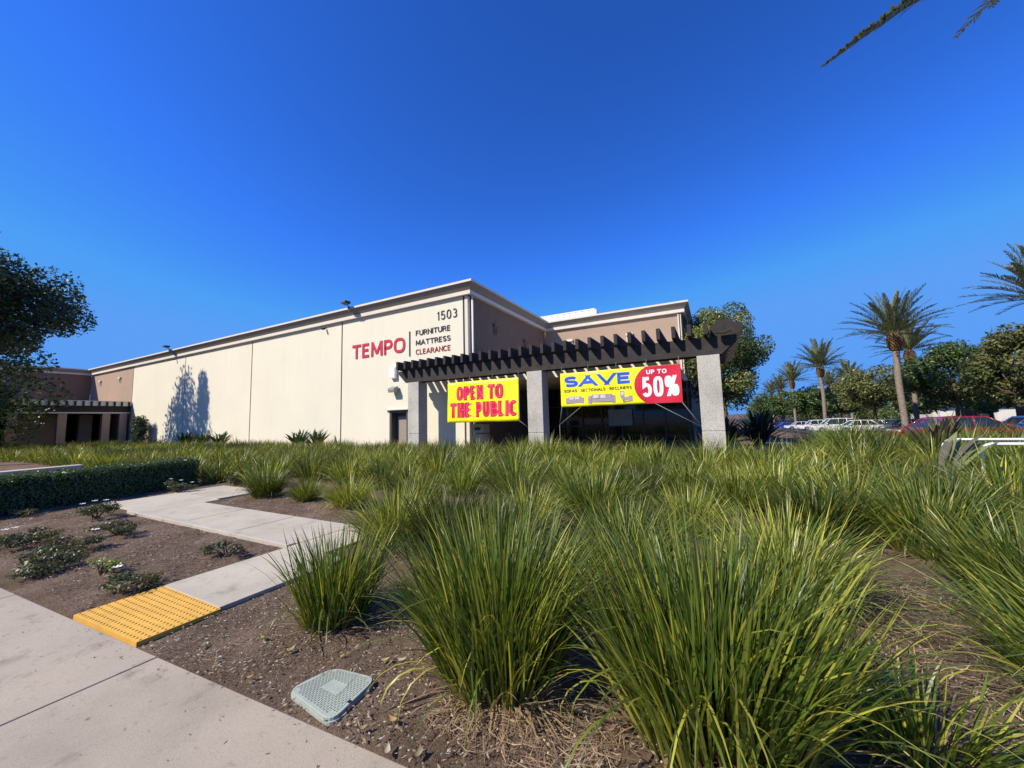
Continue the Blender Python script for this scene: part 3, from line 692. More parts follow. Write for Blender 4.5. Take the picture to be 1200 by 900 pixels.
# ------------------------------------------------------------------ grass clumps
def blade_arrays(r, n, R0, L, wd, segs, spread=1.0, lean=(0, 0), dead=0.10, yel=0.18, cx=0, cy=0, cz=0, shade=1.0):
    a = r.uniform(0, 2 * math.pi, n); q = np.sqrt(r.uniform(0, 1, n)); rad = R0 * q
    aa = a + r.normal(0, .35, n)
    t0 = (0.04 + 0.42 * q * spread) + r.normal(0, .07, n); k = np.abs(r.normal(0.28, 0.30, n)) * spread
    Lb = L * r.uniform(0.62, 1.08, n) * (1 - .10 * q)
    isdead = r.uniform(0, 1, n) < dead
    t0 = np.where(isdead, r.uniform(.5, 1.35, n), t0); Lb = np.where(isdead, Lb * r.uniform(.25, .6, n), Lb)
    bent = (~isdead) & (r.uniform(0, 1, n) < .07); k = np.where(bent, k + r.uniform(.8, 1.6, n), k)
    tw = r.normal(0, .8, n)
    side = np.stack([-np.sin(aa + tw), np.cos(aa + tw), r.normal(0, .1, n)], -1)
    out = np.stack([np.cos(aa), np.sin(aa)], -1) + np.array(lean)
    s = np.linspace(0, 1, segs + 1)
    P = np.zeros((n, segs + 1, 3)); p = np.stack([cx + rad * np.cos(a), cy + rad * np.sin(a), np.full(n, cz) - .01], -1); P[:, 0] = p
    for i in range(1, segs + 1):
        th = t0 + k * (s[i] ** 1.6) * 1.35
        st = (Lb / segs)[:, None]
        d = np.stack([out[:, 0] * np.sin(th), out[:, 1] * np.sin(th), np.cos(th)], -1)
        p = p + d * st; p[:, 2] = np.maximum(p[:, 2], cz + 0.01 + r.uniform(0, .02, n)); P[:, i] = p
    wp = np.interp(s, [0, .15, .55, .85, 1], [.7, 1, .95, .55, .06])
    wb = wd * r.uniform(.7, 1.25, n)
    off = side[:, None, :] * (wb[:, None] * wp[None, :])[:, :, None] * .5
    V = np.stack([P - off, P + off], 2).reshape(n, -1, 3)
    base = (np.arange(n) * (segs + 1) * 2)[:, None, None]
    j = np.arange(segs)[None, :, None] * 2
    F = (base + j + np.array([0, 1, 3, 2])[None, None, :]).reshape(-1, 4)
    g = r.uniform(0, 1, n)
    cg = np.stack([0.050 + .140 * g ** 1.6, 0.088 + .155 * g ** 1.4, 0.014 + .016 * g], -1)
    yl = r.uniform(0, 1, n) < yel
    cg[yl] = np.stack([0.30 + .14 * g[yl], 0.32 + .10 * g[yl], 0.045 + .02 * g[yl]], -1)
    cg = cg * shade
    cg[isdead] = np.stack([0.34 + .12 * g[isdead], 0.26 + .08 * g[isdead], 0.15 + .05 * g[isdead]], -1)
    T = np.repeat(cg[:, None, :], segs + 1, 1)
    # pale bases and dry tips (true leaf colour)
    bs = np.clip(1 - s / .22, 0, 1)[None, :, None] * .55
    T = T * (1 - bs) + np.array([.22, .22, .06]) * bs
    tips = (r.uniform(0, 1, n) < .3)[:, None, None] * np.clip((s - .82) / .18, 0, 1)[None, :, None] * .8
    T = T * (1 - tips) + np.array([.22, .15, .07]) * tips
    T = np.repeat(T[:, :, None, :], 2, 2).reshape(-1, 3)
    return V.reshape(-1, 3), F, T

def merge(parts):
    Vs, Fs, Ts = [], [], []; o_ = 0
    for V, F, T in parts:
        Vs.append(V); Fs.append(F + o_); Ts.append(T); o_ += len(V)
    return np.concatenate(Vs), np.concatenate(Fs), np.concatenate(Ts)

def clump_mesh(seed, n, R0, L, wd, segs, **kw):
    r = np.random.default_rng(seed)
    parts = [blade_arrays(r, n, R0, L, wd, segs, **kw)]
    # short dry thatch round the foot
    k2 = dict(kw); k2['dead'] = 1.0
    parts.append(blade_arrays(r, max(12, n // 7), R0 * 1.15, L * .7, wd * .5, max(3, segs - 2), **k2))
    V, F, T = merge(parts)
    return np_mesh('grass_clump', V, F, T)

def clump_obj(me, x, y, z, rz, sc, label, group='strappy grass clumps in the planting bed'):
    o_ = bpy.data.objects.new('grass_clump', me); COL.objects.link(o_)
    if len(me.materials) == 0: me.materials.append(M['grass'])
    o_.location = (x, y, z); o_.rotation_euler = (0, 0, rz); o_.scale = (sc, sc, sc)
    return tag(o_, label, 'grass clump', group)

clump_obj(clump_mesh(11, 1350, .33, 1.10, .0125, 8, spread=.82, yel=.18), -1.30, 2.20, 0, 0, 1, 'tall dark green grass clump standing alone behind the valve box lid')
clump_obj(clump_mesh(12, 560, .24, .84, .011, 7, spread=.7, lean=(.15, .05), yel=.12), -2.88, 2.20, 0, 0, 1, 'smaller grass clump at the inner corner of the concrete path')
clump_obj(clump_mesh(13, 1500, .40, 1.10, .0125, 8, spread=.85, yel=.26), -0.10, 2.32, 0, 0, 1, 'largest grass clump with yellowing tips, nearest at the bottom of the photo')
clump_obj(clump_mesh(14, 1000, .32, .95, .012, 8, spread=1.5, yel=.3), 1.85, 3.2, 0, 0, 1, 'sprawling arching grass clump at the lower right edge beside the bare straw patch')
clump_obj(clump_mesh(15, 260, .20, .5, .012, 6, spread=1.3, yel=.3), 0.75, 2.55, 0, 0, 1, 'short broad-leaved offshoot between the largest clump and the straw patch')
protoA = [clump_mesh(20 + i, 900, .30, .86 + .06 * (i % 3), .0115, 6, spread=1.1 + .14 * (i % 3), yel=(.10, .22, .38, .16)[i], shade=(.62, 1.0, 1.2, .85)[i]) for i in range(4)]
protoB = [clump_mesh(40 + i, 600, .31, .86 + .08 * (i % 2), .0135, 5, spread=1.15 + .16 * (i % 2), yel=(.12, .25, .40)[i], shade=(.6, .95, 1.2)[i]) for i in range(3)]
named = [(-9.15, 5.15, .80, 'left-hand grass clump of the row along the far side of the path'), (-7.75, 5.2, .62, 'low second grass clump of the row behind the path'),
         (-6.35, 5.15, .76, 'bright upright third grass clump of the row behind the path'), (-4.75, 5.3, .95, 'grass clump at the right-hand end of the row behind the path'),
         (-2.15, 3.65, 1.0, 'yellow-green grass clump just behind the path corner clump'), (-0.85, 3.95, 1.0, 'grass clump directly behind the tall lone clump'),
         (0.45, 4.05, 1.0, 'dense grass clump behind the largest clump'), (2.1, 4.55, 1.05, 'dark grass clump behind the bare straw patch'),
         (3.05, 4.1, 1.0, 'grass clump at the right edge behind the sprawling one'),
         (2.15, 4.3, .85, 'low grass clump on the far right side of the bare straw patch'),
         (-3.85, 3.85, .95, 'bright grass clump just beyond the right-hand end of the path')]
placed = []
for i, (x, y, s_, lb) in enumerate(named):
    clump_obj(protoA[i % 4], x, y, 0, 1.7 * i, s_, lb); placed.append((x, y))
placed += [(-1.3, 2.22), (-2.88, 2.2), (-.1, 2.36), (2.35, 3.25)]
def in_bed(x, y):
    if y > 14.3 + (6.5 if x > 3.2 else 1.5 if x > 1.3 else 0): return False
    if x > 0.5 * y + 2.0 + .4: return False
    if x < -5.4: return y > 6.3 and x > -9.6
    if x < -3.2: return y > 5.0
    return y > 3.4
r = np.random.default_rng(99); mids = []; fars = []
yy = 3.6
row = 0
while yy < 21.0:
    xx = -9.5 + (row % 2) * .65
    while xx < 13:
        x = xx + r.normal(0, .14); y = yy + r.normal(0, .14)
        if in_bed(x, y) and not (0.55 < x < 1.6 and y < 4.4) and all((x - a) ** 2 + (y - b_) ** 2 > .55 for a, b_ in placed):
            D = -.464 * x + .881 * y
            (mids if D < 8.4 and y < 9.2 and x > -8 else fars).append((x, y))
        xx += 1.30
    yy += 1.16; row += 1
for i, (x, y) in enumerate(mids):
    clump_obj((protoA if y < 6 else protoB)[i % 3], x, y, ground_z(x, y), r.uniform(0, 6.28), r.uniform(.72, 1.16), 'one of the many green strappy grass clumps merging in the middle of the bed', 'grass clumps in the middle of the bed')
parts = []
for x, y in fars: parts.append(blade_arrays(r, 320, .31, (1.42 if (x > 3.2 and y > 13.5) else 1.0) * r.uniform(.62, 1.24), .018, 4, spread=1.3, shade=r.choice([.5, .75, 1.0, 1.25]), yel=r.choice([.12, .25, .4]), dead=.03, cx=x, cy=y, cz=ground_z(x, y)))
# strip in front of the long wall, thinning into the distance
yy = 6.2
while yy < 15.6:
    xx = -64.0
    while xx < -9.6:
        x = xx + r.normal(0, .3); y = yy + r.normal(0, .25)
        if y < -x / 6.2 + 2.0 or x > -30 or True:
            if y > 5.9 and (x < -12.6 or y > 5.9) and x < -9.6 and y > -x / 7.5 - 1.2:
                far = x < -28
                parts.append(blade_arrays(r, 90 if far else 170, .40 if far else .34, (.85 if far else .88) * r.uniform(.7, 1.15), .034 if far else .020, 3 if far else 4, spread=1.15, shade=r.choice([.7, .9, 1.0, 1.2]), yel=.25, dead=.02, cx=x, cy=y, cz=0))
        xx += 1.5 if xx < -28 else 1.02
    yy += 1.0
V, F, T = merge(parts)
gf = link('grass_bed', np_mesh('grass_bed', V, F, T), M['grass'])
tag(gf, 'mass of strappy green grass filling the bed up to the building', 'grass', kind='stuff')

# litter on the soil
r = np.random.default_rng(3)
def litter(n, xr, yr, lrange, wrange, cols, flat=True, z=.012):
    x = r.uniform(*xr, n); y = r.uniform(*yr, n)
    ok = ~(((x > -5.06) & (x < -3.87) & (y < 4.22)) | ((x > -12) & (x < -3.87) & (y > 3.1) & (y < 4.25)))
    ok &= y > (1.10 + (x + 6.61) * .0615 + .02)
    x = x[ok]; y = y[ok]; n = len(x)
    a = r.uniform(0, 6.28, n); L = r.uniform(*lrange, n); W = r.uniform(*wrange, n)
    d = np.stack([np.cos(a), np.sin(a), r.normal(0, .18, n)], -1) * L[:, None] / 2
    s_ = np.stack([-np.sin(a), np.cos(a), r.normal(0, .35, n)], -1) * W[:, None] / 2
    c = np.stack([x, y, z + r.uniform(0, .012, n)], -1)
    bend = np.stack([-np.sin(a), np.cos(a), np.zeros(n)], -1) * (r.normal(0, .12, n) * L)[:, None]
    V = np.stack([c - d, c + bend - s_, c + d, c + bend + s_], 1).reshape(-1, 3)
    F = np.arange(4 * n).reshape(n, 4)
    cc = np.array(cols)[r.integers(0, len(cols), n)] * r.uniform(.7, 1.2, n)[:, None]
    return V, F, np.repeat(cc, 4, 0)
cw = [(.34, .28, .21), (.22, .17, .13), (.13, .10, .08), (.45, .38, .30), (.09, .065, .05)]
parts = [litter(16000, (-9, 3.4), (1.3, 5.2), (.008, .055), (.003, .010), cw), litter(12000, (-14, -4), (1.3, 6), (.012, .07), (.005, .018), cw), litter(2500, (-4, 0), (1.3, 2.6), (.010, .03), (.006, .014), [(.5, .44, .34), (.38, .31, .23)]),
         litter(650, (-7, 3), (1.3, 4.5), (.06, .22), (.003, .006), [(.42, .34, .24), (.30, .22, .15)]),
         litter(1500, (.55, 1.9), (2.5, 4.8), (.04, .20), (.003, .006), [(.50, .38, .24), (.40, .30, .19), (.55, .45, .32)], z=.02),
         litter(900, (-1.5, -.5), (1.65, 2.2), (.05, .2), (.003, .006), [(.45, .33, .22), (.32, .22, .15)], z=.015)]
def pave_litter(n):
    V, F, T = litter(n, (-7, -1.2), (1.14, 1.9), (.006, .03), (.003, .009), [(.10, .075, .055), (.16, .12, .09), (.3, .25, .17)], z=.002)
    x = r.uniform(-7.5, -1.0, n); k = len(V) // 4
    x = x[:k]; y = 1.10 + (x + 6.61) * .0615 - np.abs(r.exponential(.16, k)) - .01
    c = V.reshape(-1, 4, 3); c = c - c.mean(1, keepdims=True); c = c + np.stack([x, y, np.full(k, .033)], -1)[:, None, :]
    return c.reshape(-1, 3), F, T
parts.append(pave_litter(260))
V, F, T = merge(parts)
tag(link('ground_litter', np_mesh('ground_litter', V, F, T), M['straw']), 'wood chips, straw and dry bits scattered over the bare soil', 'litter', kind='stuff')
fl = [(-2.75, 1.75), (-1.62, 1.60), (-1.72, 1.49), (-1.5, 1.45), (-2.05, 1.95), (-2.7, 1.45), (-3.4, 1.5), (-1.95, 2.0), (-3.1, 1.75), (-2.35, 1.85), (-1.35, 1.5), (-.7, 1.72)]
for i, (x, y) in enumerate(fl):
    n_ = 7; a = r.uniform(0, 6.28); L = r.uniform(.05, .085); P = []
    for k in range(n_):
        s_ = k / (n_ - 1); wv = L * .2 * math.sin(math.pi * min(1, s_ * 1.02)) ** .8
        cx_, cy_ = x + (s_ - .5) * L * math.cos(a), y + (s_ - .5) * L * math.sin(a)
        zc = .016 + .018 * (s_ - .5) ** 2 * 4 * r.uniform(.6, 1)
        for sg_, dz in ((-1, .008), (0, 0), (1, .008)):
            P.append((cx_ - sg_ * wv * math.sin(a), cy_ + sg_ * wv * math.cos(a), zc + dz))
    F = [(k * 3 + j, k * 3 + j + 1, k * 3 + j + 4, k * 3 + j + 3) for k in range(n_ - 1) for j in range(2)]
    col = [(.42, .36, .16), (.45, .30, .12), (.30, .27, .15), (.50, .44, .34)][i % 4]
    me = np_mesh('fallen_leaf', np.array(P) - np.array([x, y, 0]), F, np.tile(col, (len(P), 1)), smooth=True)
    tag(link('fallen_leaf', me, M['straw'], None, (x, y, 0.004)), 'one of the dry curled leaves lying on the soil by the pavement', 'leaf', 'dry leaves lying on the soil')

# ------------------------------------------------------------------ leafy plants
def leaf_cloud(r, centers, radii, n, size, cols, squash=.8, aspect=.5, shell=.55):
    k = len(centers); wgt = np.array(radii) ** 2; wgt = wgt / wgt.sum()
    ci = r.choice(k, n, p=wgt); u = r.normal(0, 1, (n, 3)); u /= np.linalg.norm(u, axis=1)[:, None]
    q = shell + (1 - shell) * r.uniform(0, 1, n) ** .7; q = np.where(r.uniform(0, 1, n) < .18, r.uniform(.2, 1.12, n), q)
    c = np.array(centers)[ci] + u * (np.array(radii)[ci] * q)[:, None] * np.array([1, 1, squash])
    nrm = u * .6 + r.normal(0, .6, (n, 3)); nrm[:, 2] += .35; nrm /= np.linalg.norm(nrm, axis=1)[:, None]
    t_ = np.cross(nrm, r.normal(0, 1, (n, 3))); t_ /= np.linalg.norm(t_, axis=1)[:, None] + 1e-6
    b_ = np.cross(nrm, t_); L = size * r.uniform(.65, 1.35, n)
    V = np.stack([c - t_ * L[:, None] * .5, c + b_ * L[:, None] * aspect * .5, c + t_ * L[:, None] * .5, c - b_ * L[:, None] * aspect * .5], 1).reshape(-1, 3)
    F = np.arange(4 * n).reshape(n, 4)
    cc = np.array(cols)[r.integers(0, len(cols), k)][ci] * r.uniform(.75, 1.3, n)[:, None]
    return V, F, np.repeat(cc, 4, 0)

GREEN = [(.06, .095, .025), (.08, .12, .03), (.05, .08, .022)]
OLIVE = [(.11, .125, .04), (.085, .11, .035), (.13, .14, .05)]
def tree(x, y, z0, h, rad, zc, seed, n, size, cols, label, group=None, trunk_r=.15, shape='round', cat='tree', lobes=34, name='leafy_tree', squash=.85, zr=None):
    r = np.random.default_rng(seed)
    t_ = empty(name, (x, y, z0), 0, label, cat, group)
    zr = zr or (h - zc)
    cs, rs_ = [], []
    for i in range(lobes):
        u = r.normal(0, 1, 3); u /= np.linalg.norm(u)
        if shape == 'cone':
            zz = r.uniform(0, 1); rr = rad * (1 - zz) ** .8 * r.uniform(.3, .8); a = r.uniform(0, 6.28)
            cs.append((rr * math.cos(a), rr * math.sin(a), zc - zr + zz * 2 * zr)); rs_.append(rad * (.22 + .3 * (1 - zz)))
        else:
            q = r.uniform(.45, .86)
            cs.append((u[0] * rad * q, u[1] * rad * q, zc + u[2] * zr * q)); rs_.append(rad * r.uniform(.20, .36))
    V, F, T = leaf_cloud(r, cs, rs_, n, size, cols, squash)
    cr_ = link('crown', np_mesh('crown', V, F, T), M['leaf'], t_)
    mb = MB(); top = zc
    lean = r.normal(0, .04, 2) * h
    mb.tube([(0, 0, -.1), (lean[0] * .3, lean[1] * .3, (zc - zr * .7) * .6), (lean[0] * .6, lean[1] * .6, zc - zr * .5), (lean[0], lean[1], zc + zr * .3)], [trunk_r * 1.2, trunk_r, trunk_r * .8, trunk_r * .3], 8)
    for i in range(0, min(lobes, 14)):
        c = cs[i]; b0 = Vector((lean[0] * .5, lean[1] * .5, zc - zr * r.uniform(.5, .95)))
        md = b0.lerp(Vector(c), .5) + Vector((0, 0, -.1 * rad))
        mb.tube([b0, md, c], [trunk_r * .5, trunk_r * .32, trunk_r * .12], 6)
    mb.build('trunk', M['bark'], t_)
    return t_

# tree beside the pergola
tree(.75, 29.4, -.1, 9.9, 2.9, 5.5, 31, 34000, .17, [(.10, .13, .03), (.16, .175, .04), (.07, .10, .025)], 'bushy green tree with yellowish top just right of the pergola', trunk_r=.15, lobes=60, squash=.9, zr=4.1)
# dark tree at left, overhanging from outside the frame
tree(-32.6, 4.2, 0, 11.2, 4.2, 8.3, 33, 24000, .21, [(.025, .045, .02), (.03, .052, .024)], 'dark broadleaf tree at the left edge overlapping the warehouse roof', trunk_r=.2, lobes=40, zr=2.2)
# two tall slender trees left of the frame; their shadow lies on the long wall
tree(-51.5, 5.3, 0, 19.9, 5.6, 10.9, 35, 12000, .36, GREEN, 'tall slender tree outside the left edge, the nearer of two', trunk_r=.22, shape='cone', lobes=60, zr=8.8, name='cypress_tree')
tree(-48.6, 5.0, 0, 19.6, 3.4, 10.6, 36, 10000, .36, GREEN, 'tall slender tree outside the left edge, the farther of two', trunk_r=.22, shape='cone', lobes=60, zr=8.6, name='cypress_tree')
# car park trees
def lotz(y): return ground_z(20, y)
TG = 'broadleaf trees around the car park'
for (px, py, D, rad, zr, sd, lb, cols) in (
        (1022, 455, 45, 3.9, 2.9, 51, 'rounded olive tree left of the big palm trunk', OLIVE),
        (1116, 440, 38, 5.0, 3.5, 52, 'wide dark green tree right of the big palm trunk', GREEN),
        (1205, 425, 31, 3.6, 3.8, 53, 'tall grey-green tree at the right edge of the photo', OLIVE),
        (1160, 462, 42, 3.0, 2.2, 54, 'low olive tree filling the gap before the white building', OLIVE),
        (1070, 462, 50, 4.0, 2.9, 55, 'green tree directly behind the big palm trunk', GREEN),
        (985, 468, 62, 3.0, 2.5, 56, 'low green tree behind the white minivan', [(.06, .10, .025), (.07, .11, .03)]),
        (948, 470, 82, 4.6, 3.3, 57, 'light green tree behind the second palm from the left', [(.06, .10, .025), (.07, .11, .03)]),
        (918, 472, 100, 5.0, 3.6, 58, 'green tree behind the third palm from the left', GREEN),
        (968, 470, 92, 4.4, 3.4, 59, 'dark green tree between the two left palms, farther back', GREEN),
        (1000, 466, 75, 4.0, 3.2, 60, 'green tree behind the rounded olive tree', GREEN),
        (896, 474, 118, 5.5, 3.6, 61, 'farthest green tree beside the pergola tree', GREEN)):
    c = at_depth(px, py, D); z0 = lotz(c[1])
    tree(c[0], c[1], z0, c[2] - z0 + zr, rad, c[2] - z0, sd, 15000 if D < 55 else 7000, .30 if D < 55 else .48, cols, lb, TG, trunk_r=.17, lobes=38, zr=zr)

r = np.random.default_rng(91); cs, rs_ = [], []
for i in range(150):
    c = at_depth(880 + 340 * i / 150 + r.normal(0, 3), 480, r.uniform(135, 165)); cs.append((c[0], c[1], -1.8 + r.uniform(1.2, 6.2))); rs_.append(r.uniform(2.2, 3.6))
V, F, T = leaf_cloud(r, cs, rs_, 42000, .75, GREEN + OLIVE, .9)
tag(link('distant_trees', np_mesh('distant_trees', V, F, T), M['leaf']), 'far belt of trees closing the car park', 'trees', kind='stuff')

# ------------------------------------------------------------------ palms
def frond(r, P, F, T, base, az, el, L, nl=34, ll=.5, droop=.7, w=.05, off=0):
    n = 9; pts = []; p = np.array(base, float)
    for i in range(n):
        pts.append(p.copy()); s_ = i / (n - 1); e = el - droop * s_ ** 1.5
        p = p + np.array([math.cos(az) * math.cos(e), math.sin(az) * math.cos(e), math.sin(e)]) * L / (n - 1)
    pts = np.array(pts)
    if P is not None: pts = np.array(P); n = len(pts)
    V = []; FF = []; C = []
    sd = np.array([-math.sin(az), math.cos(az), 0])
    for i in range(n):      # rachis
        wv = (.035 if P is None else .05) * (1 - i / n) + .008
        V += [pts[i] - sd * wv, pts[i] + sd * wv]; C += [(.20, .19, .07)] * 2
    for i in range(n - 1): FF.append((2 * i, 2 * i + 1, 2 * i + 3, 2 * i + 2))
    k = len(V)
    for j in range(nl):
        s_ = .16 + .84 * (j + r.uniform(-.3, .3)) / nl; s_ = min(max(s_, .12), .995)
        i = min(int(s_ * (n - 1)), n - 2); f = s_ * (n - 1) - i
        c = pts[i] * (1 - f) + pts[i + 1] * f; t_ = pts[i + 1] - pts[i]; t_ /= np.linalg.norm(t_)
        up = np.cross(sd, t_); up = -up if up[2] < 0 else up
        for sg_ in (-1, 1):
            d = t_ * .80 + sd * sg_ * .55 + up * r.uniform(.12, .42) + r.normal(0, .06, 3); d /= np.linalg.norm(d)
            l = ll * (math.sin(math.pi * min(.97, s_ * .85 + .12)) ** .6) * r.uniform(.85, 1.1)
            sv = np.cross(d, up + r.normal(0, .2, 3)); sv /= np.linalg.norm(sv)
            V += [c - sv * w * .3, c + sv * w * .3, c + d * l * .6 + sv * w * .5, c + d * l + np.array([0, 0, -.04]), c + d * l * .6 - sv * w * .5]
            g = r.uniform(.8, 1.25)
            C += [(.135 * g, .15 * g, .075 * g)] * 5
            FF.append((k, k + 1, k + 2, k + 4)); FF.append((k + 4, k + 2, k + 3, k + 3)); k += 5
    return V, FF, C

def palm_crown(seed, nf, L, nl, ll, w, elr=(-.25, 1.5), azs=None):
    r = np.random.default_rng(seed); Vs, Q, Tr, Cs = [], [], [], []; o_ = 0
    for i in range(nf):
        f = i / nf; el = elr[1] - (elr[1] - elr[0]) * f ** .9 + r.normal(0, .08)
        az = i * 2.39996 + r.normal(0, .15)
        V, FF, C = frond(r, None, None, None, (.12 * math.cos(az), .12 * math.sin(az), 0), az, el, L * r.uniform(.85, 1.08), nl, ll, .30 + .35 * r.uniform(0, 1), w)
        Vs += V; Cs += C
        for q_ in FF: Q.append(tuple(a + o_ for a in q_))
        o_ = len(Vs)
    bm = bmesh.new()
    me = bpy.data.meshes.new('crown')
    faces = [tuple(dict.fromkeys(q_)) for q_ in Q]
    me.from_pydata([tuple(v) for v in Vs], [], faces)
    a = me.color_attributes.new('tint', 'FLOAT_COLOR', 'POINT'); c = np.ones((len(Vs), 4), dtype=np.float32); c[:, :3] = np.array(Cs); a.data.foreach_set('color', c.ravel())
    bm.free(); me.update(); me.materials.append(M['palm'])
    return me
M['ptrunk'] = solid('palm_trunk', (0.24, 0.19, 0.145), 0.95, 0.3, 7, 1.0, 14, spec=.1)
M['pboot'] = solid('palm_boots', (0.20, 0.115, 0.055), 0.95, 0.35, 12, 1.0, 25, spec=.1)
def palm_parts(H, seed=1, rad=.24):
    r = np.random.default_rng(seed); mb = MB(); n = 60
    pts = [(0.04 * math.sin(i * .13), 0, -.3 + (H - .9 + .3) * i / n) for i in range(n + 1)]
    rr = [rad * (1.25 - .25 * min(1, i / 8)) * (1 + (.06 if i % 2 else -.04)) for i in range(n + 1)]
    mb.tube(pts, rr, 12)
    b_ = MB(); pts = [(0.0, 0, H - 1.35 + 1.5 * i / 12) for i in range(13)]
    b_.tube(pts, [rad * (1.05 + .85 * math.sin(math.pi * (i + .6) / 13.5)) * (1.05 if i % 2 else .95) for i in range(13)], 12)
    for i in range(130):
        a = i * 2.39996; z = H - 1.3 + 1.35 * i / 130; rr_ = rad * (1.05 + .85 * math.sin(math.pi * (i / 130 * .88 + .05)))
        p = Vector((rr_ * math.cos(a), rr_ * math.sin(a), z)); q_ = p + Vector((math.cos(a) * .09, math.sin(a) * .09, .16))
        b_.tube([p * 1.0, q_], [.05, .03], 5)
    return mb, b_
pc1 = palm_crown(5, 56, 4.0, 50, .50, .05, elr=(.0, 1.5))
pc2 = palm_crown(6, 56, 3.9, 26, .6, .085, elr=(-.05, 1.5))
mbt, mbb = palm_parts(8.2)
p0 = at_depth(1047, 392, 34)
pm = empty('date_palm', (p0[0], p0[1], lotz(p0[1])), 0, 'largest date palm in full view, with thick ringed trunk, in the car park', 'palm tree', 'date palms lining the car park')
tk = mbt.build('trunk', M['ptrunk'], pm); bo = mbb.build('crown_base', M['pboot'], pm)
cr_ = link('crown', pc1, None, pm, (0, 0, 8.2))
for ch in (tk, bo, cr_): ch.scale = (1, 1, 1)
hs0 = p0[2] - lotz(p0[1]); pm.scale = (1, 1, hs0 / 8.2)
def palm_at(px, py, D, rz, label, crown=None, sc=None):
    c = at_depth(px, py, D); z0 = lotz(c[1])
    o_ = copy_tree(pm); o_.location = (c[0], c[1], z0); o_.rotation_euler = (0, 0, rz); o_['label'] = label
    s_ = sc or 1.0; o_.scale = (s_, s_, (c[2] - z0) / 8.2)
    if crown:
        for ch in o_.children:
            if ch.name.startswith('crown') and not ch.name.startswith('crown_base'): ch.data = crown
    return o_
palm_at(1226, 350, 24, 1.1, 'date palm at the right edge with only its left fronds in view', None, .9)
palm_at(1065, 412, 46, 2.0, 'smaller date palm partly hidden behind the largest one')
palm_at(961, 430, 59, 3.1, 'date palm above the white minivan, second largest of the left row', pc2)
palm_at(928, 447, 82, 4.3, 'date palm left of the one above the minivan', pc2)
palm_at(994, 446, 74, .5, 'date palm with crown showing over the rounded olive tree', pc2)
palm_at(914, 456, 105, 2.6, 'small far date palm just right of the pergola tree', pc2)
palm_at(904, 460, 128, 5.2, 'farthest date palm touching the pergola tree', pc2)
palm_at(972, 452, 92, 5.8, 'far date palm half hidden behind the one above the minivan', pc2)
# near palm overhead, mostly outside the frame
npos = np.array([9.32, 13.45]); nh = 13.05
nb = empty('date_palm', (npos[0], npos[1], 0), 0, 'near date palm beyond the top right corner, one drooping frond tip in view', 'palm tree', 'date palms lining the car park')
link('trunk', tk.data, None, nb).scale = (1.1, 1.1, nh / 8.2); link('crown_base', bo.data, None, nb, (0, 0, nh - 8.2 * 1.0)).scale = (1.1, 1.1, 1)
r = np.random.default_rng(77); Vs, Fs, Cs = [], [], []
tipt = np.array([2.31, 8.48, 8.0])
az0 = math.atan2(tipt[1] - npos[1], tipt[0] - npos[0])
lst = []
for i in range(34): lst.append((az0 + 1.7 + 2.9 * i / 34 + r.normal(0, .08), r.uniform(.35, 1.3), 4.6, .6, 40, .5, .05))
w0 = np.array([0, 0, 0.]); w1 = np.array([2.31, 8.48, 8.0]) - np.array([9.32, 13.45, 13.05]); wm = w1 * .52 + np.array([0, 0, .75])
PL = [(1 - q) ** 2 * w0 + 2 * q * (1 - q) * wm + q * q * w1 for q in np.linspace(0, 1, 14)]
V, FF, C = frond(r, PL, None, None, (0, 0, 0), az0, 0, 8, 320, .62, 0, .05)
Vs += V; Cs += C; Fs += [tuple(dict.fromkeys(q_)) for q_ in FF]
for a_, e_, L_, dr, nl, ll, w_ in lst:
    V, FF, C = frond(r, None, None, None, (0, 0, 0), a_, e_, L_, nl, ll, dr, w_)
    o_ = len(Vs); Vs += V; Cs += C; Fs += [tuple(dict.fromkeys(a + o_ for a in q_)) for q_ in FF]
me = bpy.data.meshes.new('crown'); me.from_pydata([tuple(v) for v in Vs], [], Fs)
a = me.color_attributes.new('tint', 'FLOAT_COLOR', 'POINT'); c = np.ones((len(Vs), 4), dtype=np.float32); c[:, :3] = np.array(Cs); a.data.foreach_set('color', c.ravel()); me.update()
link('crown', me, M['palm'], nb, (0, 0, nh))

# ------------------------------------------------------------------ hedge, shrubs
def surface_leaves(r, x0, x1, y0, y1, z1, n, size, cols):
    """clipped hedge: leaves over the faces of a box, slightly ragged"""
    P = []; 
    f = r.choice(4, n, p=[.42, .32, .16, .10]); u = r.uniform(0, 1, n); v = r.uniform(0, 1, n)
    c = np.zeros((n, 3)); nr = np.zeros((n, 3)); j = r.normal(0, .02, n)
    wob = .03
    for k in range(n):
        X = x0 + (x1 - x0) * u[k]; Y = y0 + (y1 - y0) * u[k]
        if f[k] == 0: c[k] = (x1 + j[k], Y, z1 * v[k]); nr[k] = (1, 0, .2)
        elif f[k] == 1: c[k] = (X, y0 + (y1 - y0) * v[k], z1 + j[k]); nr[k] = (0, 0, 1)
        elif f[k] == 2: c[k] = (X, (y1 if v[k] > .5 else y0) + j[k], z1 * r.uniform(0, 1)); nr[k] = (0, 1 if v[k] > .5 else -1, .2)
        else: c[k] = (x0 + j[k], Y, z1 * v[k]); nr[k] = (-1, 0, .2)
    return c, nr
hd = empty('clipped_hedge', (-12.9, 3.0, 0), math.radians(0), 'low clipped dark hedge behind the rose bed at left', 'hedge')
r = np.random.default_rng(21)
Lh = 5.0
c, nr = surface_leaves(r, -1.0, 0, -4.0, 2.45, .72, 26000, .04, None)
c[:, 0] += -(c[:, 1]) * .20 + .05 * np.sin(c[:, 1] * 3) * .4
c[:, 2] += .02 * np.sin(c[:, 1] * 5 + c[:, 0] * 3)
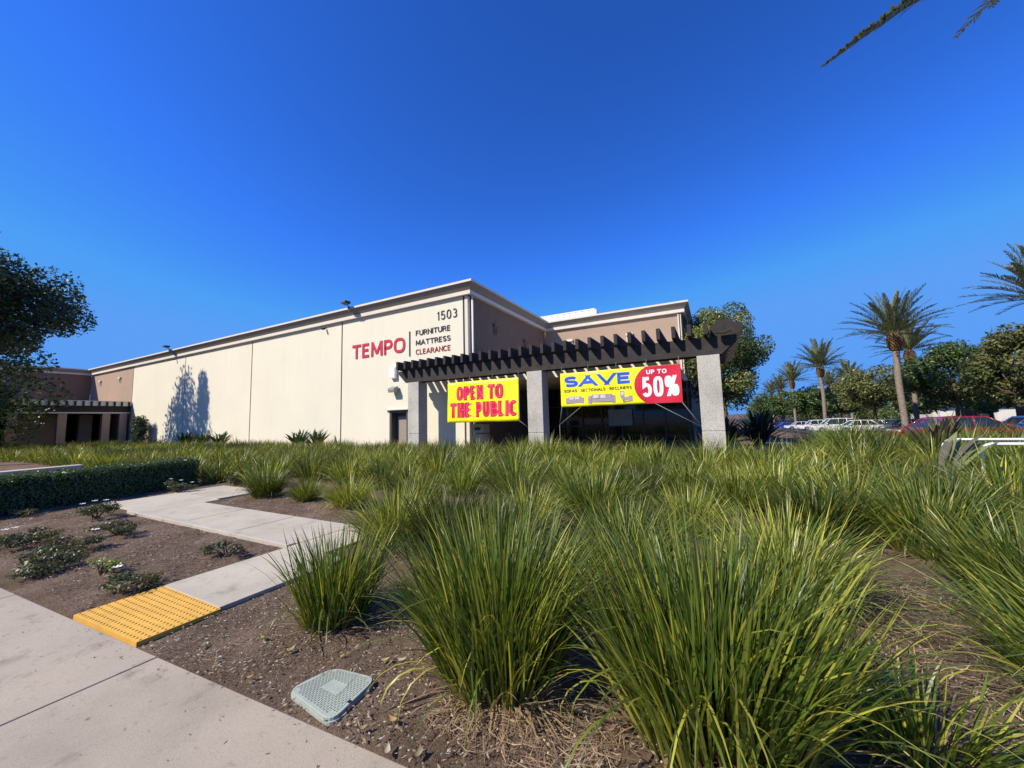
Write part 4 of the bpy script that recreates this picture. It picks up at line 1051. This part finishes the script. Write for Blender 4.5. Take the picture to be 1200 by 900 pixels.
n = len(c); nr = nr + r.normal(0, .55, (n, 3)); nr /= np.linalg.norm(nr, axis=1)[:, None]
t_ = np.cross(nr, r.normal(0, 1, (n, 3))); t_ /= np.linalg.norm(t_, axis=1)[:, None]; b_ = np.cross(nr, t_); L = .045 * r.uniform(.7, 1.4, n)[:, None]
V = np.stack([c - t_ * L * .5, c + b_ * L * .3, c + t_ * L * .5, c - b_ * L * .3], 1).reshape(-1, 3)
T = np.repeat(np.array([(.05, .085, .025)]) * r.uniform(.6, 1.5, n)[:, None], 4, 0)
link('foliage', np_mesh('foliage', V, np.arange(4 * n).reshape(n, 4), T), M['leaf'], hd, (.35, 0, 0))
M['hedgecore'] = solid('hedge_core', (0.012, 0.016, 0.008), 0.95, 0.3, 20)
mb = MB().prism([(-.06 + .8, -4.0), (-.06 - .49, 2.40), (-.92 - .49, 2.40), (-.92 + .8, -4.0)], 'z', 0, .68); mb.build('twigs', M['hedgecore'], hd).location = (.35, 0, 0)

def shrub(x, y, rad, h, seed, n, size, cols, label, cat='shrub', group=None, flowers=0, name='rose_shrub', lobes=9, z0=0):
    r = np.random.default_rng(seed); t_ = empty(name, (x, y, z0), 0, label, cat, group)
    cs = [(r.uniform(-.75, .75) * rad, r.uniform(-.75, .75) * rad * .7, h * r.uniform(.3, .75)) for _ in range(lobes)]
    rs_ = [rad * r.uniform(.2, .38) for _ in cs]
    V, F, T = leaf_cloud(r, cs, rs_, n, size, cols, min(1, h / rad * .7), .6, .3)
    V[:, 2] = np.maximum(V[:, 2], .01)
    link('foliage', np_mesh('foliage', V, F, T), M['leaf'], t_)
    mb = MB()
    for c_ in cs: mb.tube([(r.normal(0, .03), r.normal(0, .03), -.02), (c_[0] * .5, c_[1] * .5, c_[2] * .7), c_], [.009, .007, .004], 5)
    mb.build('stem', M['bark'], t_)
    for i in range(flowers):
        c_ = cs[i % lobes]; q_ = (c_[0] + r.uniform(-.08, .08), c_[1] + r.uniform(-.08, .08), c_[2] + rad * .25)
        f_ = MB()
        for k in range(7):
            a = k * .9; f_.poly([(q_[0], q_[1], q_[2]), (q_[0] + .035 * math.cos(a - .4), q_[1] + .035 * math.sin(a - .4), q_[2] + .012), (q_[0] + .045 * math.cos(a), q_[1] + .045 * math.sin(a), q_[2] + .02), (q_[0] + .035 * math.cos(a + .4), q_[1] + .035 * math.sin(a + .4), q_[2] + .012)])
        f_.build('flower', M['petal'], t_)
    return t_
RC = [(.055, .075, .025), (.075, .085, .035), (.095, .085, .045)]
RG = 'low rose shrubs in the bare bed'
for (px, py, rd, h, sd, lb, fl_) in ((265, 652, .30, .26, 1, 'small rose shrub nearest the concrete path kerb', 0), (152, 690, .38, .22, 2, 'low rose shrub beside the yellow tactile plate', 1),
        (50, 668, .48, .32, 3, 'spreading rose shrub at the left, nearest the pavement', 0), (88, 648, .45, .30, 4, 'olive rose shrub in the middle of the left bed', 1),
        (18, 640, .50, .33, 5, 'rose shrub at the left edge of the photo with a white bloom', 2), (112, 608, .42, .42, 6, 'taller rose shrub with white blooms on top at the path corner', 5),
        (140, 628, .42, .34, 7, 'dark rose shrub in front of the path corner', 0), (120, 672, .20, .22, 8, 'tiny bright green sprig between the rose shrubs', 0),
        (28, 606, .25, .2, 9, 'small blue-green weed at the foot of the hedge', 0)):
    rr_ = ray(px, py); t_ = -EYE / rr_[2]; x, y = rr_[0] * t_, rr_[1] * t_
    cols = [(.16, .22, .05), (.2, .24, .05)] if sd == 8 else RC
    shrub(x, y, rd, h * .75, 200 + sd, int(1250 * (rd / .4) ** 2), .032 if sd != 8 else .03, cols, lb, group=RG, flowers=fl_)
for i, (x, y, lb) in enumerate(((-12.1, 4.6, 'ground-hugging shrub with a white bloom at the right end of the hedge'), (-11.9, 5.9, 'low shrub with white blooms beyond the path end'), (-11.0, 6.3, 'low flowering shrub left of the first grass clump'))):
    shrub(x, y, .42, .3, 230 + i, 1200, .04, RC, lb, group='low shrubs beside the hedge', flowers=3)

# concrete bench-like slab behind the hedge
sb = empty('concrete_seat_wall', (-19, 4, 0), 0, 'long pale concrete slab seat behind the hedge at the left edge', 'bench')
O = (-19, 4, 0)
MB(O).prism([(-17.6, 1.0), (-17.1, 1.0), (-17.9, 4.4), (-18.4, 4.4)], 'z', .44, .54).build('seat_slab', M['kerb'], sb)
MB(O).prism([(-17.5, 1.3), (-17.2, 1.3), (-17.3, 1.8), (-17.6, 1.8)], 'z', 0, .435).prism([(-18.1, 3.8), (-17.85, 3.8), (-17.95, 4.2), (-18.2, 4.2)], 'z', 0, .435).build('support', M['path'], sb)

# clipped column shrub and broad-leaved plants against the long wall
r = np.random.default_rng(44)
cs_ = empty('clipped_column_shrub', (-50.9, 16.2, 0), 0, 'tall square clipped shrub against the wall right of the left pergola', 'shrub')
V, F, T = leaf_cloud(r, [(r.uniform(-.85, .85), r.uniform(-.2, .2), r.uniform(.3, 2.8)) for _ in range(60)], [.38] * 60, 8000, .13, [(.03, .05, .02)])
V[:, 2] = np.clip(V[:, 2], 0, 3.3); link('foliage', np_mesh('foliage', V, F, T), M['leaf'], cs_)
MB().tube([(0, 0, 0), (0, 0, 2.6)], .07, 6).build('stem', M['bark'], cs_)

def broadleaf(x, y, z0, n, L, wd, seed, label, cols, name='broadleaf_plant', group=None, up=(.15, .75), cat='plant', azr=(0, 6.28)):
    r = np.random.default_rng(seed); Vs, Fs, Cs = [], [], []
    for i in range(n):
        az = r.uniform(*azr); el = math.pi / 2 - r.uniform(*up); l = L * r.uniform(.65, 1.1); k = 7; p = np.array([r.normal(0, .12), r.normal(0, .12), 0.]); o_ = len(Vs)
        sd = np.array([-math.sin(az), math.cos(az), 0]); c = np.array(cols[i % len(cols)]) * r.uniform(.8, 1.2)
        for j in range(k):
            s_ = j / (k - 1); ww = wd * np.interp(s_, [0, .35, .6, .85, 1], [.18, .45, 1, .7, .03]) * .5
            up_ = np.array([-math.cos(az) * math.sin(el), -math.sin(az) * math.sin(el), math.cos(el)])
            Vs += [p - sd * ww + up_ * ww * .4, p.copy(), p + sd * ww + up_ * ww * .4]; Cs += [c * .95, c * 1.25, c * .95]
            e = el - .5 * s_ ** 2; p = p + np.array([math.cos(az) * math.cos(e), math.sin(az) * math.cos(e), math.sin(e)]) * l / (k - 1)
        for j in range(k - 1):
            for m_ in (0, 1): Fs.append((o_ + 3 * j + m_, o_ + 3 * j + m_ + 1, o_ + 3 * j + m_ + 4, o_ + 3 * j + m_ + 3))
    me = np_mesh(name, Vs, Fs, np.array(Cs), smooth=True)
    o_ = link(name, me, M['leaf'], None, (x, y, z0)); return tag(o_, label, cat, group)
BG = 'dark broad-leaved plants along the foot of the long wall'
for i, (x, lb) in enumerate(((-40.5, 'leftmost dark broad-leaved plant at the wall, in the tree shadow'), (-37.6, 'dark broad-leaved plant at the wall just right of the tree shadow'), (-34.8, 'dark broad-leaved plant left of the middle wall joint'), (-24.6, 'broad-leaved plant left of the wall joint nearest the sign'), (-22.9, 'broad-leaved plant right at the wall joint nearest the sign'))):
    broadleaf(x, 15.9, 0, 60, 1.4, .15, 300 + i, lb, [(.03, .055, .025), (.04, .07, .03)], group=BG)
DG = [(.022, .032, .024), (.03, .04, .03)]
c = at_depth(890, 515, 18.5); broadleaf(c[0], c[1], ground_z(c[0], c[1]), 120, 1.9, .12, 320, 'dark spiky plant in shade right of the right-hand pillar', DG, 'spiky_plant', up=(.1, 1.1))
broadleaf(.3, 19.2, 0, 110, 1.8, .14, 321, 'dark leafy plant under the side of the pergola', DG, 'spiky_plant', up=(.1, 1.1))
broadleaf(5.4, 14.6, 0, 46, 1.55, .085, 322, 'dark upright flax plant standing above the grass in front of the white cars', [(.05, .05, .04), (.14, .14, .05), (.07, .05, .045)], 'flax_plant', up=(.02, .5))
# close flax with wide leaning leaves
fx = np.array([3.55, 9.6]);
broadleaf(fx[0], fx[1], .25, 9, 1.15, .15, 330, 'wide-leaved flax plant leaning over the end of the white rail', [(.16, .19, .08), (.20, .22, .10), (.12, .11, .08)], 'flax_plant', up=(.35, .75), azr=(-.3, .9))

# ------------------------------------------------------------------ white rails
rl = empty('handrail', (4.1, 9.7, 0), 0, 'near white tubular rail with rounded corner at the right edge', 'handrail', 'white tubular rails in the grass')
def rail(x0, y0, x1, y1, h, org, root, r_=.03):
    pts = [(x0, y0, 0), (x0, y0, h - .16)]
    d = Vector((x1 - x0, y1 - y0, 0)).normalized()
    for k in range(1, 7):
        a = k / 6 * math.pi / 2; pts.append((x0 + d.x * .16 * (1 - math.cos(a)), y0 + d.y * .16 * (1 - math.cos(a)), h - .16 + .16 * math.sin(a)))
    for k in range(6, 0, -1):
        a = k / 6 * math.pi / 2; pts.append((x1 - d.x * .16 * (1 - math.cos(a)), y1 - d.y * .16 * (1 - math.cos(a)), h - .16 + .16 * math.sin(a)))
    pts += [(x1, y1, h - .16), (x1, y1, 0)]
    MB(org).tube(pts, r_, 12).build('tube', M['white'], root)
    MB(org).tube([(x0, y0, 0), (x0, y0, .012)], .08, 14).tube([(x1, y1, 0), (x1, y1, .012)], .08, 14).build('base_plate', M['white'], root)
rail(4.05, 9.60, 6.6, 9.68, .96, (4.1, 9.7, 0), rl, .027)
r2 = empty('handrail', (4.0, 10.6, 0), 0, 'far white tubular rail behind the flax plant', 'handrail', 'white tubular rails in the grass')
rail(3.95, 10.55, 6.9, 10.75, .98, (4.0, 10.6, 0), r2, .025)

# ------------------------------------------------------------------ cars
def car(px, py, D, rz, paint, label, kind='sedan', L=4.7, W=1.82, H=1.46, xy=None):
    c = at_depth(px, py, D) if xy is None else (xy[0], xy[1], 0); z0 = -0.023 * (c[1] - 14) + .02
    t_ = empty('parked_car', (c[0], c[1], z0), rz, label, 'car', 'cars in the car park')
    pm_ = solid('car_paint', paint, .22, .02, 2, spec=.6); pm_.node_tree.nodes['Principled BSDF'].inputs['Coat Weight'].default_value = .6
    l = L / 2
    belt = H * .60 if kind == 'sedan' else H * .58
    hood = [(-l, .30), (-l + .02, belt * .82), (-l + .25, belt * .98), (-l + 1.0, belt), (l - 1.15, belt * .98), (l - .35, belt * .80), (l - .02, belt * .62), (l, .30)]
    def arch(cx):
        return [(cx - .38 * math.cos(a), .28 + .38 * math.sin(a) + .04) for a in np.linspace(math.pi, 0, 9)]
    def arch2(cx): return [(cx + .38 * math.cos(a), .24 + .40 * math.sin(a)) for a in np.linspace(0, math.pi, 9)]
    prof = hood + [(l - .55, .22)] + arch2(l - .93) + [(l - 1.4, .2), (-l + 1.4, .2)] + arch2(-l + .93) + [(-l + .5, .22)]
    body = MB(); body.prism(prof, 'y', -W / 2, W / 2)
    bo_ = body.build('body', pm_, t_); bv = bo_.modifiers.new('b', 'BEVEL'); bv.width = .07; bv.segments = 3; bv.limit_method = 'ANGLE'; bv.angle_limit = math.radians(50)
    if kind == 'sedan': cab = [(-l + .55, belt - .02), (-l + 1.25, H - .05), (-.2, H), (.35, H - .03), (l - 1.25, belt - .02)]
    else: cab = [(-l + .10, belt - .02), (-l + .45, H - .05), (-.3, H), (.55, H - .04), (l - 1.15, belt - .02)]
    g = MB(); n_ = len(cab); ins = .17
    A = [g.bm.verts.new((x, -(W / 2 - .05 - (ins if z > belt + .1 else 0)), z)) for x, z in cab]; B = [g.bm.verts.new((x, (W / 2 - .05 - (ins if z > belt + .1 else 0)), z)) for x, z in cab]
    g.bm.faces.new(A); g.bm.faces.new(list(reversed(B)))
    for i in range(n_): g.bm.faces.new((A[i], B[i], B[(i + 1) % n_], A[(i + 1) % n_]))
    g.build('window', M['carglass'], t_)
    rf = MB(); tp_ = [p for p in cab if p[1] > belt + .1]; wt = W / 2 - .05 - ins + .012
    rf.prism([(tp_[0][0] - .12, tp_[0][1] - .09)] + [(x, z + .02) for x, z in tp_] + [(tp_[-1][0] + .12, tp_[-1][1] - .07)], 'y', -wt, wt)
    # pillars
    for sgn in (-1, 1):
        for (xa, za), (xb, zb) in (((cab[0][0], cab[0][1]), cab[1]), ((cab[-1][0], cab[-1][1]), cab[-2]), ((-.15, belt), (-.15, H)), ((-l + 1.5, belt), (-l + 1.55, H - .03))):
            ya, yb_ = sgn * (W / 2 - .045), sgn * (W / 2 - .05 - ins + .01)
            rf.tube([(xa, ya, za), (xb, yb_, zb)], .04, 5)
    rf.build('roof', pm_, t_)
    for cx in (-l + .93, l - .93):
        for sgn in (-1, 1):
            y_ = sgn * (W / 2 - .09)
            wl = MB().tube([(cx, y_ - .1, .33), (cx, y_ + .1, .33)], .33, 20).build('wheel', M['tyre'], t_)
            rm = MB(); ya = y_ + sgn * .102; rm.tube([(cx, ya - sgn * .01, .33), (cx, ya + sgn * .008, .33)], .21, 16)
            rm.build('rim', M['rim'], wl)
    for sgn in (-1, 1):
        MB().box(l - .28, l - .03, sgn * (W / 2 - .28) - .16, sgn * (W / 2 - .28) + .16, belt * .66, belt * .80, .02).build('headlight', M['lampglass'], t_)
        MB().box(-l - .012, -l + .10, sgn * (W / 2 - .22) - .14, sgn * (W / 2 - .22) + .14, belt * .70, belt * .88, .02).build('taillight', M['tail'], t_)
        MB().box(l - 1.55, l - 1.35, sgn * (W / 2 + .06) - .09, sgn * (W / 2 + .06) + .09, belt + .02, belt + .15, .03).build('mirror', pm_, t_)
    return t_
WH = (.78, .78, .77)
RZ = math.radians(180 + 6)
car(979, 500, 48, math.radians(182), WH, 'white minivan behind the front white car, below the second palm', 'van', 5.0, 1.95, 1.74)
car(1004, 500, 45, math.radians(186), WH, 'front white car seen side on, nearest of the white cars', 'sedan')
car(956, 500, 62, math.radians(185), WH, 'white car with tall rear left of the minivan', 'van', 4.7, 1.85, 1.66)
car(937, 499, 72, math.radians(184), (.62, .63, .64), 'silver-white small car right of the blue one', 'sedan')
car(920, 499, 82, math.radians(190), (.03, .06, .42), 'bright blue car at the far left end of the row', 'sedan', 4.3)
car(908, 498, 98, math.radians(190), (.05, .05, .055), 'dark car beyond the blue one', 'sedan')
car(1022, 497, 52, math.radians(184), WH, 'white car half hidden behind the front white car', 'sedan')
car(1046, 497, 50, math.radians(184), (.03, .035, .045), 'dark car beside the big palm trunk', 'sedan')
car(1136, 500, 21, math.radians(3), (.26, .010, .022), 'dark red car half hidden by the grass before the white building', 'sedan', 5.0)
car(1098, 499, 25, math.radians(186), (.34, .012, .025), 'crimson car just right of the big palm, behind grass', 'sedan')
car(1206, 498, 27, math.radians(184), (.03, .10, .36), 'blue car at the right edge of the photo', 'sedan')
car(1062, 497, 40, math.radians(184), (.04, .05, .08), 'dark blue car behind the big palm', 'sedan')

# distant building beyond the trees
c = at_depth(1145, 478, 62)
fb = empty('office_building', (c[0], c[1], -1.6), 0, 'low white building with dark bays beyond the car park trees', 'building')
w_ = MB(); g_ = MB(); x0_, x1_ = -5, 32
w_.box(x0_, x1_, .6, 9, 0, 6.2); 
for i in range(9):
    xa = x0_ + i * 6; w_.box(xa, xa + 2.4, -1.6, -.9, 0, 3.6)
w_.box(x0_, x1_, -1.9, -.6, 4.4, 6.0)
w_.build('wall', solid('white_stucco', (.66, .62, .54), .9, .05, 1), fb)
for i in range(8): g_.box(x0_ + i * 6 + 1.0, x0_ + i * 6 + 5.4, .5, .59, .3, 3.4)
g_.build('window', M['glass'], fb)
MB().box(x0_ - .5, x1_ + .5, -2.6, .5, 3.75, 4.35).build('fascia', M['wood'], fb)
MB().box(x0_ - .3, x1_ + .3, .3, 9.3, 6.21, 6.5).build('roof', M['cornice'], fb)
